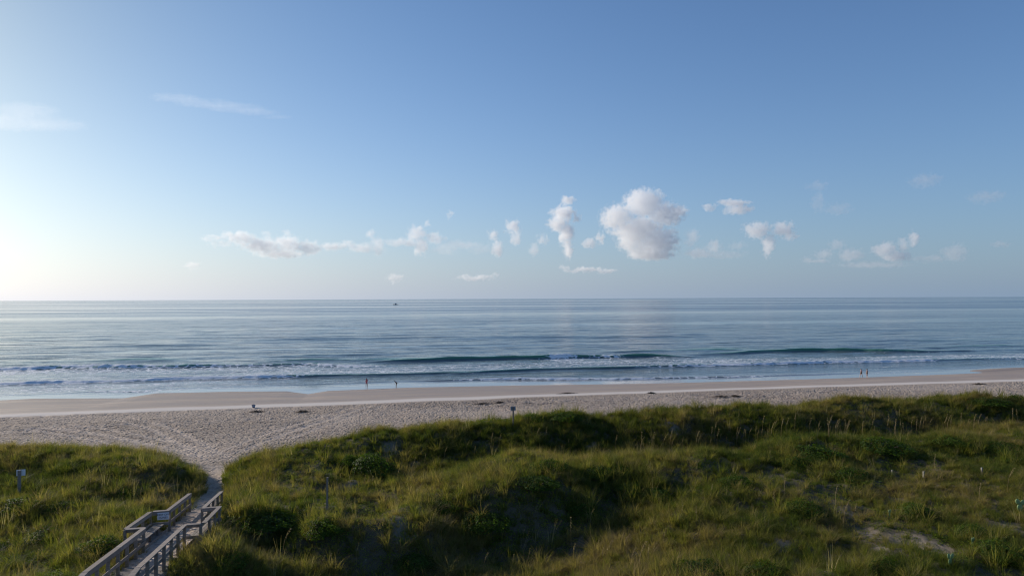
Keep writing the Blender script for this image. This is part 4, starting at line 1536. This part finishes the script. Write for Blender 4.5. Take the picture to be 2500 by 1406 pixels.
# ------------------------------------------------------------------ people
def skin_body(name, J, E, mat, root=0, sub=1):
    me = bpy.data.meshes.new(name)
    me.from_pydata([p for p, r in J], E, [])
    o = bpy.data.objects.new(name, me)
    COL.objects.link(o)
    me.materials.append(mat)
    md = o.modifiers.new('skin', 'SKIN')
    for i, (p, r) in enumerate(J):
        v = me.skin_vertices[0].data[i]
        v.radius = (r, r) if not isinstance(r, tuple) else r
        v.use_root = (i == root)
    sb = o.modifiers.new('sub', 'SUBSURF')
    sb.levels = sub; sb.render_levels = sub
    dg = bpy.context.evaluated_depsgraph_get()
    m2 = bpy.data.meshes.new_from_object(o.evaluated_get(dg))
    m2.name = name
    bpy.data.objects.remove(o)
    m2.materials.clear(); m2.materials.append(mat)
    m2.polygons.foreach_set('use_smooth', [True] * len(m2.polygons))
    return m2


def figure(pose, mat):
    """pose: joints in metres for a body facing -Y, x to its left... returns a continuous body"""
    names = list(pose)
    idx = {n_: i for i, n_ in enumerate(names)}
    J = [pose[n_] for n_ in names]
    chain = [('pelvis', 'waist'), ('waist', 'chest'), ('chest', 'neck'), ('neck', 'head'), ('head', 'crown'),
             ('chest', 'shL'), ('shL', 'elL'), ('elL', 'wrL'), ('wrL', 'paL'), ('chest', 'shR'), ('shR', 'elR'), ('elR', 'wrR'), ('wrR', 'paR'),
             ('pelvis', 'hiL'), ('hiL', 'knL'), ('knL', 'anL'), ('anL', 'toL'), ('pelvis', 'hiR'), ('hiR', 'knR'), ('knR', 'anR'), ('anR', 'toR')]
    E = [(idx[a], idx[b]) for a, b in chain]
    for s_ in 'LR':
        pa = Vector(pose['pa' + s_][0]); wr = Vector(pose['wr' + s_][0])
        d = (pa - wr).normalized()
        side = d.cross(Vector((0.2, 1, 0.3))).normalized()
        for k_ in range(5):
            off = (k_ - 1.5) * .018 if k_ < 4 else -.04
            L_ = (.07, .08, .075, .06, .04)[k_]
            base = pa + side * off if k_ < 4 else wr.lerp(pa, .5) + side * off
            J.append((tuple(base), .009)); J.append((tuple(base + d * L_ + Vector((0, -.01, 0))), .007))
            E.append((idx[('pa' if k_ < 4 else 'wr') + s_], len(J) - 2)); E.append((len(J) - 2, len(J) - 1))
    return skin_body('body', J, E, mat, idx['pelvis'])


def stand_pose(h=1.65, width=1.0):
    k = h / 1.65
    q = {
        'pelvis': ((0, 0, .90), .115), 'waist': ((0, 0, 1.05), .10), 'chest': ((0, 0, 1.24), .115), 'neck': ((0, 0, 1.42), .05), 'head': ((0, -.01, 1.53), .082), 'crown': ((0, 0, 1.60), .065),
        'shL': ((.165, 0, 1.34), .05), 'elL': ((.21, .02, 1.09), .038), 'wrL': ((.22, -.04, .86), .027), 'paL': ((.22, -.06, .80), .03),
        'shR': ((-.165, 0, 1.34), .05), 'elR': ((-.21, .02, 1.09), .038), 'wrR': ((-.22, -.04, .86), .027), 'paR': ((-.22, -.06, .80), .03),
        'hiL': ((.09, 0, .84), .088), 'knL': ((.10, -.01, .46), .055), 'anL': ((.105, .02, .075), .036), 'toL': ((.115, -.13, .03), .03),
        'hiR': ((-.09, 0, .84), .088), 'knR': ((-.10, -.01, .46), .055), 'anR': ((-.105, .02, .075), .036), 'toR': ((-.115, -.13, .03), .03),
    }
    return {n_: (tuple(c * k for c in p), r * k * width) for n_, (p, r) in q.items()}


def ell(bm, c, r, M4=None, sub=2):
    g = bmesh.ops.create_icosphere(bm, subdivisions=sub, radius=1)
    for v in g['verts']:
        v.co = Vector((v.co.x * r[0], v.co.y * r[1], v.co.z * r[2]))
        if M4:
            v.co = M4 @ v.co
        v.co += Vector(c)


def tube(rings, seg=14):
    """lofted garment: rings of (centre, rx, ry)"""
    V, Fc = [], []
    for c, rx, ry in rings:
        for a in range(seg):
            t_ = 2 * math.pi * a / seg
            V.append((c[0] + math.cos(t_) * rx, c[1] + math.sin(t_) * ry, c[2]))
    for i in range(len(rings) - 1):
        for a in range(seg):
            Fc.append((i * seg + a, i * seg + (a + 1) % seg, (i + 1) * seg + (a + 1) % seg, (i + 1) * seg + a))
    Fc.append(tuple(range(seg))[::-1]); Fc.append(tuple((len(rings) - 1) * seg + a for a in range(seg)))
    return V, Fc


skin_dark = simple('skin_tan', (0.30, 0.17, 0.11), 0.55, 0.35, 0.06)
skin_light = simple('skin_light', (0.52, 0.33, 0.26), 0.55, 0.35, 0.06)
hair_m = simple('hair_dark', (0.015, 0.012, 0.012), 0.6)
red_c = simple('cloth_coral', (0.62, 0.12, 0.16), 0.8)
black_c = simple('cloth_black', (0.02, 0.022, 0.03), 0.8)
brown_c = simple('cloth_olive', (0.07, 0.06, 0.03), 0.8)
redd_c = simple('cloth_red', (0.45, 0.06, 0.04), 0.8)
phone_m = simple('phone_case', (0.02, 0.02, 0.025), 0.3)


def face_parts(root, head, k=1.0):
    """eyes, nose and mouth on the side the head looks to (-Y)"""
    bm = bmesh.new()
    for sx_ in (-.03, .03):
        ell(bm, (head[0] + sx_ * k, head[1] - .078 * k, head[2] + .012 * k), (.010 * k, .006 * k, .007 * k), sub=1)
    link('eyes', bm_mesh('eyes', bm, hair_m, smooth=True), parent=root)
    bm = bmesh.new()
    ell(bm, (head[0], head[1] - .086 * k, head[2] - .012 * k), (.012 * k, .018 * k, .020 * k), sub=1)
    for sx_ in (-.083, .083):
        ell(bm, (head[0] + sx_ * k, head[1] + .005 * k, head[2]), (.010 * k, .018 * k, .028 * k), sub=1)
    return bm


def person(px, py, rz, label, build, z=None):
    x_, y_ = at(px, py, 0.02)
    z = max(g1(x_, y_), 0.0) if z is None else z
    o = empty('person', (x_, y_, z), rz)
    tag(o, label, 'person')
    build(o)
    return o


def woman_phone(root):
    p = stand_pose(1.62)
    # feet apart, looking down at a phone held up before the chest
    p['elR'] = ((-.20, -.10, 1.06), .036); p['wrR'] = ((-.10, -.27, 1.22), .025); p['paR'] = ((-.05, -.31, 1.26), .028)
    p['elL'] = ((.23, .10, 1.10), .036); p['wrL'] = ((.22, .22, 1.00), .025); p['paL'] = ((.21, .26, .96), .028)
    p['knL'] = ((.11, -.06, .45), .052); p['anL'] = ((.12, -.07, .07), .034); p['toL'] = ((.13, -.21, .03), .03)
    link('body', figure(p, skin_dark), parent=root)
    bm = face_parts(root, p['head'][0]); link('face', bm_mesh('face', bm, skin_dark, smooth=True), parent=root)
    V, Fc = tube([((0, 0, .80), .165, .13), ((0, 0, .92), .155, .125), ((0, 0, 1.08), .13, .11), ((0, 0, 1.24), .165, .12), ((0, 0, 1.36), .15, .095), ((0, 0, 1.40), .08, .06)])
    link('shirt', mesh('shirt', V, Fc, red_c, True), parent=root)
    bm = bmesh.new()
    h = p['head'][0]
    ell(bm, (h[0], h[1] + .02, h[2] + .03), (.098, .100, .105))
    ell(bm, (h[0], h[1] + .10, h[2] - .10), (.05, .05, .15), Matrix.Rotation(.25, 4, 'X'))
    link('hair', bm_mesh('hair', bm, hair_m, smooth=True), parent=root)


def child_bending(root):
    p = stand_pose(1.22)
    k = 1.22 / 1.65
    p['pelvis'] = ((0, .05, .62), .08); p['waist'] = ((0, .0, .73), .075); p['chest'] = ((0, -.12, .83), .085); p['neck'] = ((0, -.22, .91), .04); p['head'] = ((0, -.29, .97), .075); p['crown'] = ((0, -.34, 1.00), .06)
    p['shL'] = ((.12, -.14, .86), .038); p['elL'] = ((.24, .02, .78), .03); p['wrL'] = ((.34, .14, .66), .022); p['paL'] = ((.37, .18, .63), .024)
    p['shR'] = ((-.12, -.16, .86), .038); p['elR'] = ((-.20, -.06, .70), .03); p['wrR'] = ((-.24, -.16, .56), .022); p['paR'] = ((-.25, -.20, .53), .024)
    p['hiL'] = ((.075, .04, .58), .065); p['knL'] = ((.09, -.02, .33), .043); p['anL'] = ((.10, .03, .055), .028); p['toL'] = ((.11, -.09, .025), .024)
    p['hiR'] = ((-.075, .04, .58), .065); p['knR'] = ((-.09, -.02, .33), .043); p['anR'] = ((-.10, .03, .055), .028); p['toR'] = ((-.11, -.09, .025), .024)
    link('body', figure(p, skin_dark), parent=root)
    bm = face_parts(root, p['head'][0], .85); link('face', bm_mesh('face', bm, skin_dark, smooth=True), parent=root)
    V, Fc = tube([((0, .05, .50), .12, .10), ((0, .05, .62), .12, .105), ((0, 0, .73), .10, .10), ((0, -.10, .82), .125, .105), ((0, -.17, .89), .09, .07)])
    link('wetsuit', mesh('wetsuit', V, Fc, black_c, True), parent=root)
    bm = bmesh.new()
    h = p['head'][0]
    ell(bm, (h[0], h[1] + .0, h[2] + .025), (.085, .09, .085))
    link('hair', bm_mesh('hair', bm, hair_m, smooth=True), parent=root)


def walker_man(root):
    p = stand_pose(1.66)
    p['chest'] = ((0, -.03, 1.23), .13); p['head'] = ((0, -.09, 1.52), .085); p['crown'] = ((0, -.09, 1.60), .065); p['neck'] = ((0, -.06, 1.41), .055)
    p['knL'] = ((.11, -.17, .48), .055); p['anL'] = ((.12, -.20, .085), .036); p['toL'] = ((.13, -.35, .035), .03)
    p['knR'] = ((-.11, .06, .46), .055); p['anR'] = ((-.12, .24, .10), .036); p['toR'] = ((-.13, .12, .03), .03)
    link('body', figure(p, skin_light), parent=root)
    bm = face_parts(root, p['head'][0]); link('face', bm_mesh('face', bm, skin_light, smooth=True), parent=root)
    V, Fc = tube([((0, 0, .99), .135, .115), ((0, 0, .90), .165, .13), ((0, -.01, .80), .185, .14), ((0, -.02, .68), .19, .15)])
    link('swim_shorts', mesh('swim_shorts', V, Fc, brown_c, True), parent=root)
    bm = bmesh.new(); h = p['head'][0]
    ell(bm, (h[0], h[1] + .015, h[2] + .035), (.092, .095, .085))
    link('hair', bm_mesh('hair', bm, hair_m, smooth=True), parent=root)


def walker_woman(root):
    p = stand_pose(1.66, .95)
    p['knL'] = ((.09, -.12, .47), .052); p['anL'] = ((.09, .05, .10), .034); p['toL'] = ((.10, -.07, .035), .03)
    p['knR'] = ((-.09, .02, .46), .052); p['anR'] = ((-.09, .12, .09), .034); p['toR'] = ((-.10, -.02, .03), .03)
    p['elL'] = ((.24, .06, 1.10), .036); p['wrL'] = ((.25, -.06, .92), .025); p['paL'] = ((.25, -.09, .86), .028)
    link('body', figure(p, skin_light), parent=root)
    bm = face_parts(root, p['head'][0]); link('face', bm_mesh('face', bm, skin_light, smooth=True), parent=root)
    V, Fc = tube([((0, 0, 1.00), .125, .11), ((0, 0, .92), .16, .13), ((0, 0, .84), .17, .135), ((0, 0, .79), .15, .12)])
    link('bikini_bottom', mesh('bikini_bottom', V, Fc, brown_c, True), parent=root)
    V, Fc = tube([((0, 0, 1.24), .135, .125), ((0, 0, 1.285), .138, .128)])
    link('bikini_top', mesh('bikini_top', V, Fc, brown_c, True), parent=root)
    bm = bmesh.new(); h = p['head'][0]
    ell(bm, (h[0], h[1] + .02, h[2] + .03), (.095, .10, .095))
    ell(bm, (h[0], h[1] + .09, h[2] + .08), (.045, .045, .045))
    link('hair', bm_mesh('hair', bm, hair_m, smooth=True), parent=root)


FA = -A
w1 = person(895, 946, 0.5 + FA, 'woman in a coral top looking down at a phone at the edge of the wash', woman_phone)
person(967.5, 944, -0.9 + FA, 'child in black bending forward with arms out in the shallow wash', child_bending)
person(2103, 921, math.pi + 0.5 + FA, 'bare backed person in dark shorts walking along the wet sand, left of two', walker_man)
w4 = person(2117, 922, math.pi + 0.5 + FA, 'person in a dark bikini carrying something red, right of two on the wet sand', walker_woman)
# what they hold: things of their own
bm = bmesh.new()
box_bm(bm, -.038, .038, -.006, .006, -.075, .075)
ph = link('phone', bm_mesh('phone', bm, phone_m, .004))
ph.matrix_world = w1.matrix_basis @ Matrix.Translation((-.03, -.335, 1.31)) @ Matrix.Rotation(.5, 4, 'X')
tag(ph, 'dark phone held up by the woman in the coral top', 'phone')
V, Fc = tube([((0, 0, -.30), .05, .03), ((0, 0, -.15), .07, .04), ((.01, 0, 0), .05, .035), ((0, 0, .05), .03, .03)])
tw = link('towel', mesh('towel', V, Fc, redd_c, True))
tw.matrix_world = w4.matrix_basis @ Matrix.Translation((-.235, -.09, .82))
tag(tw, 'small red cloth in the hand of the person in the dark bikini', 'cloth')


# ------------------------------------------------------------------ boats
def fishing_boat(px, py, length, head, label, mats):
    x_, y_ = at(px, py, 0.0)
    o = empty('boat', (x_, y_, -0.2), head)
    tag(o, label, 'boat')
    L_ = length
    st = [(-.5, .13, .10, .0), (-.25, .16, .085, -.0), (0, .165, .085, 0), (.25, .13, .10, 0), (.42, .06, .125, 0), (.5, .006, .145, .0)]
    V, Fc = [], []
    for (a, w, h, kz) in st:
        for (yy, zz) in ((-w, h), (-w * .8, .03), (0, -.03), (w * .8, .03), (w, h)):
            V.append((a * L_, yy * L_, zz * L_))
    for i in range(len(st) - 1):
        for j_ in range(4):
            q = i * 5 + j_
            Fc.append((q, q + 1, q + 6, q + 5))
    Fc.append((4, 3, 2, 1, 0))
    link('hull', mesh('hull', V, Fc, mats[0], True), parent=o)
    V2, F2 = [], []
    for (a, w, h, kz) in st:
        V2 += [(a * L_, -w * L_ * .97, (h - .012) * L_), (a * L_, w * L_ * .97, (h - .012) * L_)]
    for i in range(len(st) - 1):
        F2.append((2 * i, 2 * i + 2, 2 * i + 3, 2 * i + 1))
    link('deck', mesh('deck', V2, F2, mats[1]), parent=o)
    bm = bmesh.new()
    vs_ = box_bm(bm, -.16 * L_, .16 * L_, -.095 * L_, .095 * L_, .07 * L_, .235 * L_)
    for v in vs_:
        if v.co.z > .2 * L_:
            v.co.x = v.co.x * .78 - .01 * L_
    link('cabin', bm_mesh('cabin', bm, mats[1], .01 * L_), parent=o)
    bm = bmesh.new()
    for s_ in (-1, 1):
        box_bm(bm, -.09 * L_, .10 * L_, s_ * .0965 * L_ - .003 * L_, s_ * .0965 * L_ + .003 * L_, .165 * L_, .21 * L_)
    link('cabin_window', bm_mesh('cabin_window', bm, mats[2]), parent=o)
    bm = bmesh.new()
    box_bm(bm, -.14 * L_, .10 * L_, -.10 * L_, .10 * L_, .30 * L_, .31 * L_)
    for (a, c) in ((-.12, -.09), (-.12, .09), (.08, -.09), (.08, .09)):
        box_bm(bm, (a - .004) * L_, (a + .004) * L_, (c - .004) * L_, (c + .004) * L_, .235 * L_, .30 * L_)
    link('fly_bridge', bm_mesh('fly_bridge', bm, mats[0]), parent=o)
    bm = bmesh.new()
    box_bm(bm, -.03 * L_, -.022 * L_, -.004 * L_, .004 * L_, .31 * L_, .46 * L_)
    link('mast', bm_mesh('mast', bm, mats[0]), parent=o)
    return o


bh = simple('boat_hull_paint', (0.06, 0.08, 0.10), 0.5)
bc = simple('boat_cabin_paint', (0.16, 0.18, 0.21), 0.5)
bwn = simple('boat_window', (0.35, 0.40, 0.45), 0.2)
fishing_boat(966, 744, 14.5, math.pi - .1 - A, 'small dark fishing boat with a raised cabin, far out left of the middle', (bh, bc, bwn))
fishing_boat(1988, 727.2, 26.0, .3, 'tiny dark boat on the horizon beneath the right hand clouds', (bh, bc, bwn))
